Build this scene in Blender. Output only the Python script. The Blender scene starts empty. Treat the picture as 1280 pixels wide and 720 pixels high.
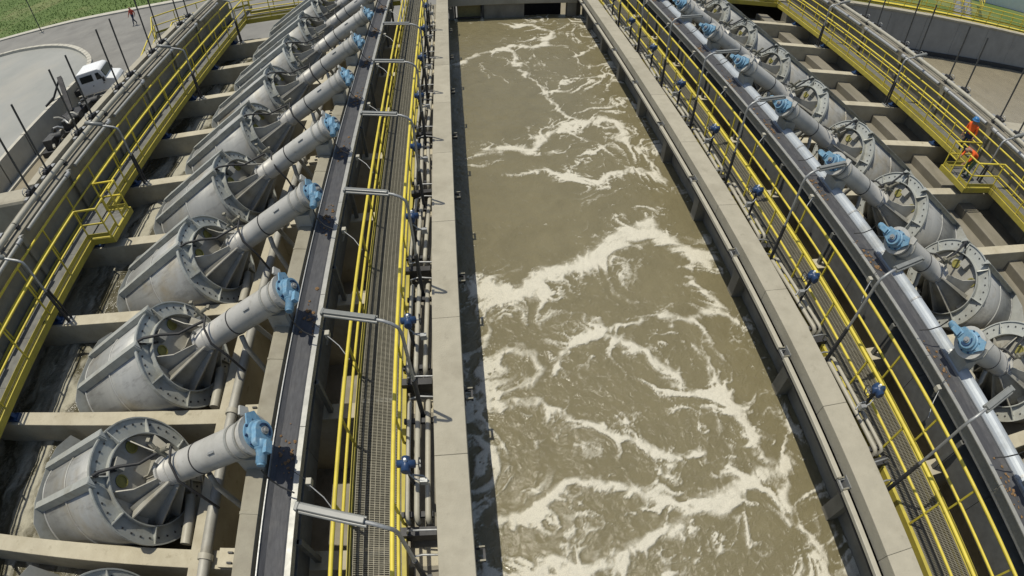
import bpy, math, random
import numpy as np
from mathutils import Vector, Matrix
random.seed(7)
R = math.radians
scene = bpy.context.scene
col = scene.collection

# ------------------------------------------------------------------ camera
cd = bpy.data.cameras.new('camera')
cam = bpy.data.objects.new('camera', cd); col.objects.link(cam); scene.camera = cam
cd.type = 'PANO'
cd.panorama_type = 'FISHEYE_LENS_POLYNOMIAL'      # the wide action-camera lens of the photograph
cd.sensor_width = 36.0; cd.sensor_fit = 'HORIZONTAL'
cd.fisheye_fov = math.pi
K = (0.0, 0.05209752979, 8.5985e-06, -1.20763275e-05, 1.63091337e-07)
SG = -1.0
cd.fisheye_polynomial_k0, cd.fisheye_polynomial_k1, cd.fisheye_polynomial_k2, cd.fisheye_polynomial_k3, cd.fisheye_polynomial_k4 = [SG*k for k in K]
cd.clip_start = 0.05; cd.clip_end = 2000
CAMZ = 8.95; PITCH, YAW, ROLL = -0.8237, 0.1024, -0.0014
fw = Vector((math.sin(YAW)*math.cos(PITCH), math.cos(YAW)*math.cos(PITCH), math.sin(PITCH)))
rt = Vector((math.cos(YAW), -math.sin(YAW), 0)); up = rt.cross(fw)
rt, up = math.cos(ROLL)*rt + math.sin(ROLL)*up, -math.sin(ROLL)*rt + math.cos(ROLL)*up
cam.matrix_world = Matrix(((rt.x, up.x, -fw.x, 0), (rt.y, up.y, -fw.y, 0), (rt.z, up.z, -fw.z, CAMZ), (0, 0, 0, 1)))

# ------------------------------------------------------------------ sky and sun
LDIR = Vector((0.26, -0.17, -1.0)).normalized()   # direction the light travels
elev = math.asin(-LDIR.z); az = math.atan2(-LDIR.x, -LDIR.y)
w = bpy.data.worlds.new('World'); scene.world = w; w.use_nodes = True
nt = w.node_tree; bg = nt.nodes['Background']
sky = nt.nodes.new('ShaderNodeTexSky'); sky.sky_type = 'NISHITA'; sky.sun_disc = False
sky.sun_elevation = elev; sky.sun_rotation = az; sky.air_density = 1.1; sky.dust_density = 1.6
nt.links.new(sky.outputs[0], bg.inputs[0]); bg.inputs[1].default_value = 0.10
sd = bpy.data.lights.new('sun', 'SUN'); so = bpy.data.objects.new('sun', sd); col.objects.link(so)
sd.energy = 4.0; sd.angle = R(0.55); sd.color = (1.0, 0.945, 0.82)
so.rotation_euler = LDIR.to_track_quat('-Z', 'Y').to_euler(); so.location = (-10, 5, 40)
vs = scene.view_settings; vs.view_transform = 'Standard'; vs.look = 'None'; vs.exposure = 0.0; vs.gamma = 1.0
vs.use_curve_mapping = False
scene.render.engine = 'CYCLES'
scene.cycles.use_denoising = True
scene.cycles.max_bounces = 6; scene.cycles.transparent_max_bounces = 6

# ------------------------------------------------------------------ materials
def mat(name, c1, c2=None, scale=2.0, rough=0.8, metal=0.0, bump=0.0, bscale=30.0, stretch=(1,1,1), stain=None, stain_scale=0.7, stain_amt=0.6, spec=0.35, stain_stretch=(1,1,1), detail=6.0, rnd=0.0, stain2=None, s2scale=5.0, s2amt=.5, s2lo=.58, s2stretch=(1,1,1)):
    m = bpy.data.materials.new(name); m.use_nodes = True
    t = m.node_tree; N = t.nodes; Lk = t.links; b = N['Principled BSDF']
    b.inputs['Roughness'].default_value = rough; b.inputs['Metallic'].default_value = metal
    b.inputs['Specular IOR Level'].default_value = spec
    g = N.new('ShaderNodeNewGeometry')
    def vec(st):
        mp = N.new('ShaderNodeMapping'); mp.inputs['Scale'].default_value = st
        Lk.new(g.outputs['Position'], mp.inputs[0]); return mp.outputs[0]
    v0 = vec(stretch)
    n = N.new('ShaderNodeTexNoise'); n.inputs['Scale'].default_value = scale; n.inputs['Detail'].default_value = detail; n.inputs['Roughness'].default_value = 0.65
    Lk.new(v0, n.inputs['Vector'])
    mx = N.new('ShaderNodeMix'); mx.data_type = 'RGBA'
    cr = N.new('ShaderNodeMapRange'); cr.inputs[1].default_value = 0.32; cr.inputs[2].default_value = 0.68
    Lk.new(n.outputs[0], cr.inputs[0]); Lk.new(cr.outputs[0], mx.inputs[0])
    mx.inputs[6].default_value = (*c1, 1); mx.inputs[7].default_value = (*(c2 or [x*0.8 for x in c1]), 1)
    out = mx.outputs[2]
    if stain:
        n2 = N.new('ShaderNodeTexNoise'); n2.inputs['Scale'].default_value = stain_scale; n2.inputs['Detail'].default_value = 8; n2.inputs['Roughness'].default_value = 0.6
        Lk.new(vec(stain_stretch), n2.inputs['Vector'])
        r2 = N.new('ShaderNodeMapRange'); r2.inputs[1].default_value = 0.5; r2.inputs[2].default_value = 0.72; r2.inputs[4].default_value = stain_amt
        Lk.new(n2.outputs[0], r2.inputs[0])
        m2 = N.new('ShaderNodeMix'); m2.data_type = 'RGBA'; Lk.new(r2.outputs[0], m2.inputs[0]); Lk.new(out, m2.inputs[6]); m2.inputs[7].default_value = (*stain, 1)
        out = m2.outputs[2]
    if stain2:
        n4 = N.new('ShaderNodeTexNoise'); n4.inputs['Scale'].default_value = s2scale; n4.inputs['Detail'].default_value = 9; n4.inputs['Roughness'].default_value = 0.7
        Lk.new(vec(s2stretch), n4.inputs['Vector'])
        r4 = N.new('ShaderNodeMapRange'); r4.inputs[1].default_value = s2lo; r4.inputs[2].default_value = s2lo+.12; r4.inputs[4].default_value = s2amt
        Lk.new(n4.outputs[0], r4.inputs[0])
        m4 = N.new('ShaderNodeMix'); m4.data_type = 'RGBA'; Lk.new(r4.outputs[0], m4.inputs[0]); Lk.new(out, m4.inputs[6]); m4.inputs[7].default_value = (*stain2, 1)
        out = m4.outputs[2]
    if rnd:
        oi = N.new('ShaderNodeObjectInfo'); hs = N.new('ShaderNodeHueSaturation')
        mr_ = N.new('ShaderNodeMapRange'); mr_.inputs[3].default_value = 1-rnd; mr_.inputs[4].default_value = 1+rnd
        Lk.new(oi.outputs['Random'], mr_.inputs[0]); Lk.new(mr_.outputs[0], hs.inputs['Value']); Lk.new(out, hs.inputs['Color']); out = hs.outputs[0]
    Lk.new(out, b.inputs['Base Color'])
    rr = N.new('ShaderNodeMapRange'); rr.inputs[3].default_value = max(0.02, rough-0.1); rr.inputs[4].default_value = min(1, rough+0.1)
    Lk.new(n.outputs[0], rr.inputs[0]); Lk.new(rr.outputs[0], b.inputs['Roughness'])
    if bump:
        n3 = N.new('ShaderNodeTexNoise'); n3.inputs['Scale'].default_value = bscale; n3.inputs['Detail'].default_value = 5
        Lk.new(v0, n3.inputs['Vector'])
        bp = N.new('ShaderNodeBump'); bp.inputs['Strength'].default_value = bump; bp.inputs['Distance'].default_value = 0.02
        Lk.new(n3.outputs[0], bp.inputs['Height']); Lk.new(bp.outputs[0], b.inputs['Normal'])
    return m
M = {}
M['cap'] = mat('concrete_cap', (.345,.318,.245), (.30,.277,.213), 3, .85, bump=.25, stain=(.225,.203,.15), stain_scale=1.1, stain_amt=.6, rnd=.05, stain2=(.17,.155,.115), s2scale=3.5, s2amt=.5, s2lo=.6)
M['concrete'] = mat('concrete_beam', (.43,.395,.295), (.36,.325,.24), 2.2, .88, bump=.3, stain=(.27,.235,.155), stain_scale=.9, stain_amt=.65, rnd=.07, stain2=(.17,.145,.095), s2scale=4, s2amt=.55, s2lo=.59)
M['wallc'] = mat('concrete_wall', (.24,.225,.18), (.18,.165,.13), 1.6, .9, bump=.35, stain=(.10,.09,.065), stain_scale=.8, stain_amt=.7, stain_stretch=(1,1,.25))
M['pondwall'] = mat('concrete_grey_wall', (.30,.295,.275), (.245,.24,.225), .9, .9, bump=.3, stain=(.11,.105,.095), stain_scale=.35, stain_amt=.6, stain_stretch=(1,1,.2))
M['floor'] = mat('gallery_concrete', (.27,.25,.195), (.20,.18,.14), 1.4, .8, bump=.3, stain=(.10,.09,.06), stain_scale=.6)
M['bench'] = mat('wet_bench_concrete', (.22,.20,.155), (.165,.15,.115), 1.2, .55, bump=.2, stain=(.13,.12,.085), stain_scale=.9, stain_amt=.75, stain_stretch=(1.6,.35,1))
M['drum'] = mat('drum_steel', (.37,.37,.345), (.30,.305,.29), 1.5, .5, .15, bump=.08, bscale=12, stretch=(2.5,.5,.5), stain=(.245,.195,.105), stain_scale=.8, stain_amt=.75, rnd=.12, stain2=(.13,.125,.115), s2scale=2.2, s2amt=.45, s2lo=.52, s2stretch=(.35,3,.6))
M['ring'] = mat('ring_steel', (.42,.43,.395), (.35,.36,.33), 4, .55, .35, bump=.08, stain=(.22,.20,.145), stain_scale=1.8, stain_amt=.65, rnd=.10, stain2=(.16,.115,.07), s2scale=7, s2amt=.6, s2lo=.62)
M['plate'] = mat('plate_steel', (.37,.36,.315), (.30,.29,.25), 3, .6, .2, bump=.08, stain=(.19,.165,.11), stain_scale=1.3, stain_amt=.6, rnd=.10, stain2=(.15,.10,.055), s2scale=6, s2amt=.55, s2lo=.62)
M['tube'] = mat('tube_steel', (.47,.46,.42), (.40,.39,.355), 2, .5, .15, bump=.05, stain=(.29,.28,.24), stain_scale=1.5, stain_amt=.6, rnd=.10, stain2=(.20,.185,.15), s2scale=6, s2amt=.5, s2lo=.58)
M['cover'] = mat('cover_steel', (.40,.43,.45), (.33,.36,.38), 1.2, .6, .3, bump=.08, bscale=6, stain=(.22,.21,.17), stain_scale=1.2, stain_amt=.5)
M['duct'] = mat('tan_duct', (.27,.25,.185), (.22,.20,.15), 2, .7, bump=.15, stain=(.16,.14,.095), stain_scale=1.4, stain_amt=.7)
M['galv'] = mat('galvanised_steel', (.36,.365,.355), (.26,.265,.26), 14, .5, .5)
M['bright'] = mat('bright_steel_lip', (.36,.355,.32), (.27,.27,.245), 5, .5, .3)
M['dark'] = mat('dark_steel', (.055,.055,.055), (.035,.035,.037), 5, .6, .3)
M['pole'] = mat('pole_steel', (.09,.09,.085), (.06,.06,.058), 6, .6, .3)
M['grate'] = mat('grating_steel', (.22,.205,.155), (.17,.16,.12), 6, .6, .2)
M['deck'] = mat('deck_plate', (.17,.17,.155), (.12,.12,.11), 4, .7, .2, stain=(.09,.085,.07), stain_scale=1.2)
M['yellow'] = mat('yellow_paint', (.62,.505,.06), (.52,.42,.05), 3, .5, bump=.04, stain=(.36,.28,.05), stain_scale=2.2, stain_amt=.55, rnd=.08, stain2=(.16,.11,.05), s2scale=9, s2amt=.55, s2lo=.66)
M['ydull'] = mat('dull_yellow_paint', (.44,.37,.055), (.34,.285,.05), 2.5, .6, bump=.05, stain=(.26,.22,.07), stain_scale=1.6, stain_amt=.65, rnd=.06, stain2=(.14,.11,.06), s2scale=7, s2amt=.5, s2lo=.62)
M['blue'] = mat('blue_paint', (.17,.31,.41), (.10,.215,.33), 14, .5, stain=(.24,.31,.35), stain_scale=9, stain_amt=.75, rnd=.14, stain2=(.10,.10,.09), s2scale=16, s2amt=.6, s2lo=.6)
M['navy'] = mat('navy_paint', (.025,.055,.125), (.015,.035,.085), 6, .4)
M['white'] = mat('white_paint', (.74,.75,.73), (.66,.67,.66), 3, .4)
M['glass'] = mat('dark_glass', (.02,.025,.025), (.03,.035,.03), 2, .08, spec=.6)
M['lens'] = mat('lamp_tube_glass', (.20,.205,.19), (.155,.16,.15), 5, .3)
M['belt'] = mat('belt_rubber', (.065,.067,.072), (.042,.043,.047), 5, .7, stain=(.095,.092,.088), stain_scale=2.5, stain_amt=.4, bump=.1, stretch=(4,.7,1))
M['debris'] = mat('screenings', (.26,.15,.07), (.15,.10,.05), 20, .9, bump=.6, bscale=40)
M['pvc'] = mat('beige_pipe', (.38,.36,.29), (.32,.30,.24), 4, .5)
M['port'] = mat('olive_port', (.26,.235,.06), (.19,.175,.05), 9, .6)
M['rubber'] = mat('black_rubber', (.02,.02,.02), (.03,.03,.03), 8, .6)
M['asphalt'] = mat('asphalt', (.205,.20,.18), (.17,.165,.15), .5, .92, bump=.2, bscale=12, stain=(.13,.127,.115), stain_scale=.25, stain_amt=.6, stain2=(.25,.24,.21), s2scale=.9, s2amt=.5, s2lo=.55, s2stretch=(.3,1,1))
M['pad'] = mat('pale_concrete_pad', (.29,.29,.265), (.24,.245,.225), .25, .9, bump=.15, stain=(.33,.31,.26), stain_scale=.15, stain_amt=.6)
M['kerb'] = mat('kerb_concrete', (.46,.44,.37), (.38,.36,.30), 1.5, .9, bump=.2)
M['earth'] = mat('earth', (.24,.21,.15), (.17,.15,.105), .4, .95, bump=.4, stain=(.12,.12,.05), stain_scale=.15)
M['lawn'] = mat('lawn_soil', (.10,.15,.035), (.07,.11,.025), .35, .95, bump=.5, stain=(.21,.20,.09), stain_scale=.16, stain_amt=.8)
M['blade'] = mat('grass_blade', (.105,.175,.03), (.075,.13,.022), .4, .8, stain=(.22,.21,.08), stain_scale=.16, stain_amt=.75)
M['skin'] = mat('skin', (.30,.17,.11), (.26,.15,.10), 9, .6)
M['orange'] = mat('orange_cloth', (.80,.13,.02), (.65,.10,.02), 9, .8)
M['red'] = mat('red_cloth', (.45,.06,.03), (.36,.05,.03), 9, .8)
M['trousers'] = mat('dark_blue_cloth', (.03,.045,.08), (.02,.03,.06), 9, .85)
M['green'] = mat('green_cloth', (.10,.16,.08), (.07,.12,.06), 9, .85)
M['helmet'] = mat('blue_helmet', (.04,.16,.36), (.03,.13,.30), 4, .3)
M['lit_ochre'] = mat('lit_opening_ochre', (.30,.26,.12), (.22,.19,.09), 5, .8)  # ochre tone painted for the lit surface beyond the left end opening

def water_mat(name, base, foamc, patchy):
    m = bpy.data.materials.new(name); m.use_nodes = True
    t = m.node_tree; N = t.nodes; Lk = t.links; b = N['Principled BSDF']
    at_ = N.new('ShaderNodeAttribute'); at_.attribute_name = 'foam'
    g = N.new('ShaderNodeNewGeometry')
    n = N.new('ShaderNodeTexNoise'); n.inputs['Scale'].default_value = 9; n.inputs['Detail'].default_value = 8; n.inputs['Roughness'].default_value = .7; n.inputs['Distortion'].default_value = 1.2
    Lk.new(g.outputs['Position'], n.inputs['Vector'])
    ad = N.new('ShaderNodeMath'); ad.operation = 'MULTIPLY_ADD'; ad.inputs[1].default_value = .5; ad.inputs[2].default_value = -.25
    Lk.new(n.outputs[0], ad.inputs[0])
    sm = N.new('ShaderNodeMath'); sm.operation = 'ADD'; Lk.new(ad.outputs[0], sm.inputs[0]); Lk.new(at_.outputs['Fac'], sm.inputs[1])
    mr = N.new('ShaderNodeMapRange'); mr.interpolation_type = 'SMOOTHSTEP'; mr.inputs[1].default_value = .14; mr.inputs[2].default_value = .82; Lk.new(sm.outputs[0], mr.inputs[0])
    n2 = N.new('ShaderNodeTexNoise'); n2.inputs['Scale'].default_value = .8; n2.inputs['Detail'].default_value = 7; n2.inputs['Distortion'].default_value = 1.5
    Lk.new(g.outputs['Position'], n2.inputs['Vector'])
    mx0 = N.new('ShaderNodeMix'); mx0.data_type = 'RGBA'; Lk.new(n2.outputs[0], mx0.inputs[0])
    mx0.inputs[6].default_value = (*[c*.82 for c in base], 1); mx0.inputs[7].default_value = (*[c*1.18 for c in base], 1)
    mx = N.new('ShaderNodeMix'); mx.data_type = 'RGBA'; Lk.new(mr.outputs[0], mx.inputs[0]); Lk.new(mx0.outputs[2], mx.inputs[6]); vo = N.new('ShaderNodeTexVoronoi'); vo.inputs['Scale'].default_value = 42; Lk.new(g.outputs['Position'], vo.inputs['Vector'])
    n5 = N.new('ShaderNodeTexNoise'); n5.inputs['Scale'].default_value = 3.5; n5.inputs['Detail'].default_value = 9; n5.inputs['Roughness'].default_value = .7; n5.inputs['Distortion'].default_value = 1.5; Lk.new(g.outputs['Position'], n5.inputs['Vector'])
    mm = N.new('ShaderNodeMath'); mm.operation = 'MULTIPLY'; Lk.new(vo.outputs['Distance'], mm.inputs[0]); Lk.new(n5.outputs[0], mm.inputs[1])
    mf = N.new('ShaderNodeMix'); mf.data_type = 'RGBA'; mf.clamp_factor = True; fr_ = N.new('ShaderNodeMapRange'); fr_.inputs[1].default_value = .1; fr_.inputs[2].default_value = .42; Lk.new(mm.outputs[0], fr_.inputs[0]); Lk.new(fr_.outputs[0], mf.inputs[0])
    mf.inputs[6].default_value = (*foamc, 1); mf.inputs[7].default_value = (*[c*.82 for c in foamc], 1); Lk.new(mf.outputs[2], mx.inputs[7])
    Lk.new(mx.outputs[2], b.inputs['Base Color'])
    rg = N.new('ShaderNodeMapRange'); rg.inputs[3].default_value = .12; rg.inputs[4].default_value = .75; Lk.new(mr.outputs[0], rg.inputs[0]); Lk.new(rg.outputs[0], b.inputs['Roughness'])
    b.inputs['IOR'].default_value = 1.33
    n3 = N.new('ShaderNodeTexNoise'); n3.inputs['Scale'].default_value = 6; n3.inputs['Detail'].default_value = 8; n3.inputs['Roughness'].default_value = .6; n3.inputs['Distortion'].default_value = .8
    Lk.new(g.outputs['Position'], n3.inputs['Vector'])
    bp = N.new('ShaderNodeBump'); bp.inputs['Strength'].default_value = .6; bp.inputs['Distance'].default_value = .05
    a2 = N.new('ShaderNodeMath'); a2.operation = 'MULTIPLY_ADD'; a2.inputs[1].default_value = .8; Lk.new(mr.outputs[0], a2.inputs[0]); Lk.new(n3.outputs[0], a2.inputs[2])
    Lk.new(a2.outputs[0], bp.inputs['Height']); Lk.new(bp.outputs[0], b.inputs['Normal'])
    return m
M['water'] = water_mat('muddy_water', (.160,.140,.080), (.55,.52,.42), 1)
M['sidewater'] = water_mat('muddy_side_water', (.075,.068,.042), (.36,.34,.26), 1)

# ------------------------------------------------------------------ mesh helpers
class MB:
    def __init__(s): s.v = []; s.f = []; s.sm = []
    def add(s, vs, fs, sm=False):
        o = len(s.v); s.v += [tuple(p) for p in vs]; s.f += [tuple(i+o for i in f) for f in fs]; s.sm += [sm]*len(fs); return s
    def boxb(s, x0, x1, y0, y1, z0, z1):
        return s.add([(x0,y0,z0),(x1,y0,z0),(x1,y1,z0),(x0,y1,z0),(x0,y0,z1),(x1,y0,z1),(x1,y1,z1),(x0,y1,z1)],
                     [(0,3,2,1),(4,5,6,7),(0,1,5,4),(1,2,6,5),(2,3,7,6),(3,0,4,7)])
    def box(s, c, d): return s.boxb(c[0]-d[0]/2, c[0]+d[0]/2, c[1]-d[1]/2, c[1]+d[1]/2, c[2]-d[2]/2, c[2]+d[2]/2)
    def bar(s, p0, p1, a, b, upv=(0,0,1)):
        p0 = Vector(p0); p1 = Vector(p1); d = (p1-p0).normalized(); u = Vector(upv)
        if abs(d.dot(u)) > .98: u = Vector((1,0,0))
        x = d.cross(u).normalized(); y = x.cross(d)
        vs = []
        for p in (p0, p1):
            for (i, j) in ((-1,-1),(1,-1),(1,1),(-1,1)): vs.append(p + x*i*a/2 + y*j*b/2)
        return s.add(vs, [(0,1,2,3),(7,6,5,4),(0,4,5,1),(1,5,6,2),(2,6,7,3),(3,7,4,0)])
    def path(s, pts, r, seg=8, cap=True):
        pts = [Vector(p) for p in pts]; n = len(pts); rings = []
        ref = None
        for i, p in enumerate(pts):
            d = (pts[min(i+1,n-1)] - pts[max(i-1,0)]).normalized()
            u = Vector((0,0,1)) if ref is None else ref
            if abs(d.dot(u)) > .95: u = Vector((1,0,0)) if abs(d.x) < .9 else Vector((0,1,0))
            x = d.cross(u).normalized(); y = x.cross(d); ref = y
            rr = r[i] if isinstance(r, (list, tuple)) else r
            rings.append([p + (x*math.cos(2*math.pi*k/seg) + y*math.sin(2*math.pi*k/seg))*rr for k in range(seg)])
        vs = [q for rg in rings for q in rg]; fs = []
        for i in range(n-1):
            for k in range(seg):
                a = i*seg+k; b = i*seg+(k+1) % seg; fs.append((a, a+seg, b+seg, b))
        s.add(vs, fs, True)
        if cap:
            s.add(rings[0], [tuple(range(seg))]); s.add(rings[-1], [tuple(reversed(range(seg)))])
        return s
    def lathe(s, prof, fr, seg=32, a0=0, a1=360, sm=True):
        """prof: list of (u, r); fr(u, n, y) maps to local space"""
        full = abs(a1-a0) >= 359.9; m = seg if full else seg+1
        vs = []
        for (u, r) in prof:
            for k in range(m):
                a = R(a0+(a1-a0)*k/seg); vs.append(fr(u, r*math.cos(a), r*math.sin(a)))
        fs = []
        for i in range(len(prof)-1):
            for k in range(seg):
                k2 = (k+1) % m; fs.append((i*m+k, (i+1)*m+k, (i+1)*m+k2, i*m+k2))
        return s.add(vs, fs, sm)
    def prism(s, poly, fr, t0, t1):
        """poly: list of 2-D points, fr(a, b, t) -> point"""
        n = len(poly); vs = [fr(a, b, t0) for a, b in poly] + [fr(a, b, t1) for a, b in poly]
        fs = [tuple(range(n)), tuple(reversed(range(n, 2*n)))] + [(i, i+n, (i+1) % n + n, (i+1) % n) for i in range(n)]
        return s.add(vs, fs)
    def mesh(s, name, m):
        me = bpy.data.meshes.new(name); me.from_pydata([tuple(v) for v in s.v], [], s.f)
        me.materials.append(M[m] if isinstance(m, str) else m)
        me.polygons.foreach_set('use_smooth', s.sm); me.update()
        bm_fix(me); return me
    def build(s, name, m, parent=None, bevel=0):
        o = bpy.data.objects.new(name, s.mesh(name, m)); col.objects.link(o)
        if parent: o.parent = parent
        if bevel:
            b = o.modifiers.new('b', 'BEVEL'); b.width = bevel; b.segments = 2; b.limit_method = 'ANGLE'
        return o
import bmesh
def bm_fix(me):
    bm = bmesh.new(); bm.from_mesh(me); bmesh.ops.recalc_face_normals(bm, faces=bm.faces); bm.to_mesh(me); bm.free()
def tag(o, label=None, cat=None, group=None, kind=None):
    if label: o['label'] = label
    if cat: o['category'] = cat
    if group: o['group'] = group
    if kind: o['kind'] = kind
    return o
def empty(name, loc, label, cat, group=None, rz=0):
    o = bpy.data.objects.new(name, None); col.objects.link(o); o.location = loc; o.rotation_euler.z = rz; o.empty_display_size = .2
    return tag(o, label, cat, group)
def copy_tree(o, parent=None):
    c = o.copy(); col.objects.link(c); c.parent = parent
    for ch in o.children: copy_tree(ch, c)
    return c
def inst(me, name, parent, loc=(0,0,0), rot=(0,0,0)):
    o = bpy.data.objects.new(name, me); col.objects.link(o); o.parent = parent; o.location = loc; o.rotation_euler = rot; return o
ORD = ['nearest', 'second', 'third', 'fourth', 'fifth', 'sixth', 'seventh', 'eighth', 'ninth', 'tenth', 'eleventh', 'twelfth']
def nth(i): return 'nearest' if i == 0 else ORD[i] + ' nearest' if i < 12 else '%dth nearest' % (i+1)
XC2 = 6.432                       # left x + right x of mirrored features
def mx(side, x): return x if side < 0 else XC2 - x
SIDE = {-1: 'left', 1: 'right'}
P = 3.2
Y0, Y1 = -1.6, 31.2

# ------------------------------------------------------------------ noise for water
def vnoise(x, y, seed):
    rng = np.random.default_rng(seed); T = rng.random((256, 256)).astype(np.float32)
    xi = np.floor(x).astype(int); yi = np.floor(y).astype(int); fx = x-xi; fy = y-yi
    fx = fx*fx*fx*(fx*(fx*6-15)+10); fy = fy*fy*fy*(fy*(fy*6-15)+10)
    a = T[xi % 256, yi % 256]; b = T[(xi+1) % 256, yi % 256]; c = T[xi % 256, (yi+1) % 256]; d = T[(xi+1) % 256, (yi+1) % 256]
    return (a*(1-fx)+b*fx)*(1-fy) + (c*(1-fx)+d*fx)*fy - .5
def fbm(x, y, seed, o=5, g=.55):
    s = 0; a = 1; t = 0
    for k in range(o):
        s = s + a*vnoise(x*2**k+17.3*k, y*2**k+5.1*k, seed+k); t += a; a *= g
    return s/t
FOAM = [(0.22, 1, [(0.08, 24.34), (1.06, 25.16), (2.67, 25.78), (4.31, 26.16), (4.99, 27.82), (4.05, 28.74), (3.35, 29.05)]), (0.1, 0.7, [(4.99, 27.82), (6.29, 29.0), (7.24, 28.23)]), (0.14, 0.8, [(2.67, 25.78), (2.91, 22.9), (3.39, 21.23), (3.77, 19.95), (4.04, 19.04), (4.68, 18.23), (5.66, 17.69)]), (0.09, 0.7, [(6.42, 25.53), (5.66, 24.36), (6.01, 23.14), (7.15, 23.56), (7.9, 24.9), (7.24, 26.05), (6.42, 25.53)]), (0.09, 0.7, [(3.81, 20.59), (4.53, 21.78), (5.9, 22.28), (7.62, 22.84)]), (0.07, 0.6, [(0.99, 24.02), (1.47, 22.89), (2.1, 21.98)]), (0.22, 1, [(0.12, 16.09), (1.11, 16.28), (2.44, 16.62), (3.28, 17.38), (4.31, 17.95), (5.36, 18.44), (5.83, 17.98), (5.6, 16.82)]), (0.12, 0.8, [(1.52, 14.78), (2.9, 14.97), (4.13, 14.26), (5.68, 14.9), (6.68, 14.36)]), (0.1, 0.7, [(3.66, 17.82), (4.64, 16.6), (5.2, 15.27), (5.92, 14.74)]), (0.12, 0.8, [(5.6, 16.82), (6.28, 15.97), (6.54, 14.85), (6.79, 13.99)]), (0.36, 1.1, [(0.18, 9.55), (0.99, 9.67), (1.92, 10.16), (2.86, 10.44), (3.86, 10.82), (4.36, 11.39)]), (0.3, 1.1, [(3.75, 10.84), (4.81, 11.71), (5.47, 11.8), (5.82, 11.26), (6.1, 10.96), (6.73, 10.42)]), (0.12, 0.8, [(1.65, 6.94), (1.94, 7.6), (2.72, 8.06), (3.5, 8.3), (4.15, 8.36)]), (0.16, 0.9, [(4.64, 8.17), (5.43, 8.21), (6.23, 8.54), (6.53, 7.95)]), (0.12, 0.9, [(6.13, 9.74), (6.15, 8.98), (6.54, 8.42)]), (0.15, 0.9, [(2.94, 8.11), (3.74, 7.59), (4.19, 6.97), (4.47, 6.36)]), (0.11, 0.8, [(5.14, 7.47), (5.32, 6.9), (5.51, 6.21), (5.76, 5.72), (5.96, 5.15), (6.07, 4.6)]), (0.14, 0.8, [(0.12, 7.51), (0.71, 7.85), (1.2, 7.56), (1.32, 7.02), (1.04, 6.56), (0.38, 6.42)]), (0.12, 0.7, [(0.13, 7.1), (0.13, 6.23), (0.6, 5.87)]), (0.13, 0.8, [(0.18, 6.18), (1.32, 5.94), (2.25, 5.58), (3.13, 5.03), (3.77, 4.68), (4.59, 4.3)]), (0.26, 1.1, [(0.06, 3.8), (0.87, 3.85), (1.66, 4.18), (2.08, 4.19), (2.89, 4.01), (3.64, 3.53), (4.15, 3.14)]), (0.36, 1.1, [(1.01, 2.52), (2.11, 2.59), (2.97, 2.83), (3.83, 2.94), (4.46, 3.26), (5.22, 3.62), (5.91, 3.64), (6.49, 3.82)]), (0.2, 0.9, [(0.26, 2.63), (1.06, 2.86), (1.8, 2.6)]), (0.16, 1, [(5.51, 6.21), (5.8, 5.28), (5.97, 4.62), (5.95, 4.02), (6.12, 3.4), (6.13, 2.93)]), (0.14, 0.9, [(4.09, 3.24), (3.67, 2.97), (3.3, 2.86)]), (0.2, 1, [(6.28, 2.53), (6.33, 1.89), (6.38, 1.27)]), (0.08, 0.6, [(5.39, 7.43), (5.28, 6.48), (5.29, 5.58), (5.19, 4.86)]), (0.08, 0.6, [(4.95, 3.08), (4.98, 2.63), (5.24, 2.31)]), (0.1, 0.7, [(-0.07, 6.46), (-0.04, 5.64), (0.06, 4.68)])]
def water_sheet(name, x0, x1, y0, y1, z, step, m, foam_fn, wave=.05):
    nx = int((x1-x0)/step)+1; ny = int((y1-y0)/step)+1
    X, Y = np.meshgrid(np.linspace(x0, x1, nx), np.linspace(y0, y1, ny))
    X = X.astype(np.float32); Y = Y.astype(np.float32)
    F_ = foam_fn(X, Y)
    hgt = fbm(X*.55+3, Y*.55, 11, 5)*wave*2 + fbm(X*2.1, Y*2.1, 31, 4)*wave*.6
    Z = z + hgt + np.clip(F_, 0, 1)*.03
    co = np.stack([X, Y, Z], -1).reshape(-1, 3).astype(np.float32)
    i = np.arange(nx*ny).reshape(ny, nx)
    q = np.stack([i[:-1,:-1], i[:-1,1:], i[1:,1:], i[1:,:-1]], -1).reshape(-1, 4)
    me = bpy.data.meshes.new(name); me.vertices.add(len(co)); me.vertices.foreach_set('co', co.ravel())
    me.loops.add(q.size); me.loops.foreach_set('vertex_index', q.ravel().astype(np.int32))
    me.polygons.add(len(q)); me.polygons.foreach_set('loop_start', np.arange(0, q.size, 4, dtype=np.int32))
    me.update(calc_edges=True)
    me.polygons.foreach_set('use_smooth', np.ones(len(q), bool))
    a = me.attributes.new('foam', 'FLOAT', 'POINT'); a.data.foreach_set('value', F_.ravel().astype(np.float32))
    me.materials.append(M[m]); me.update()
    o = bpy.data.objects.new(name, me); col.objects.link(o); tag(o, kind='structure'); return o
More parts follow.
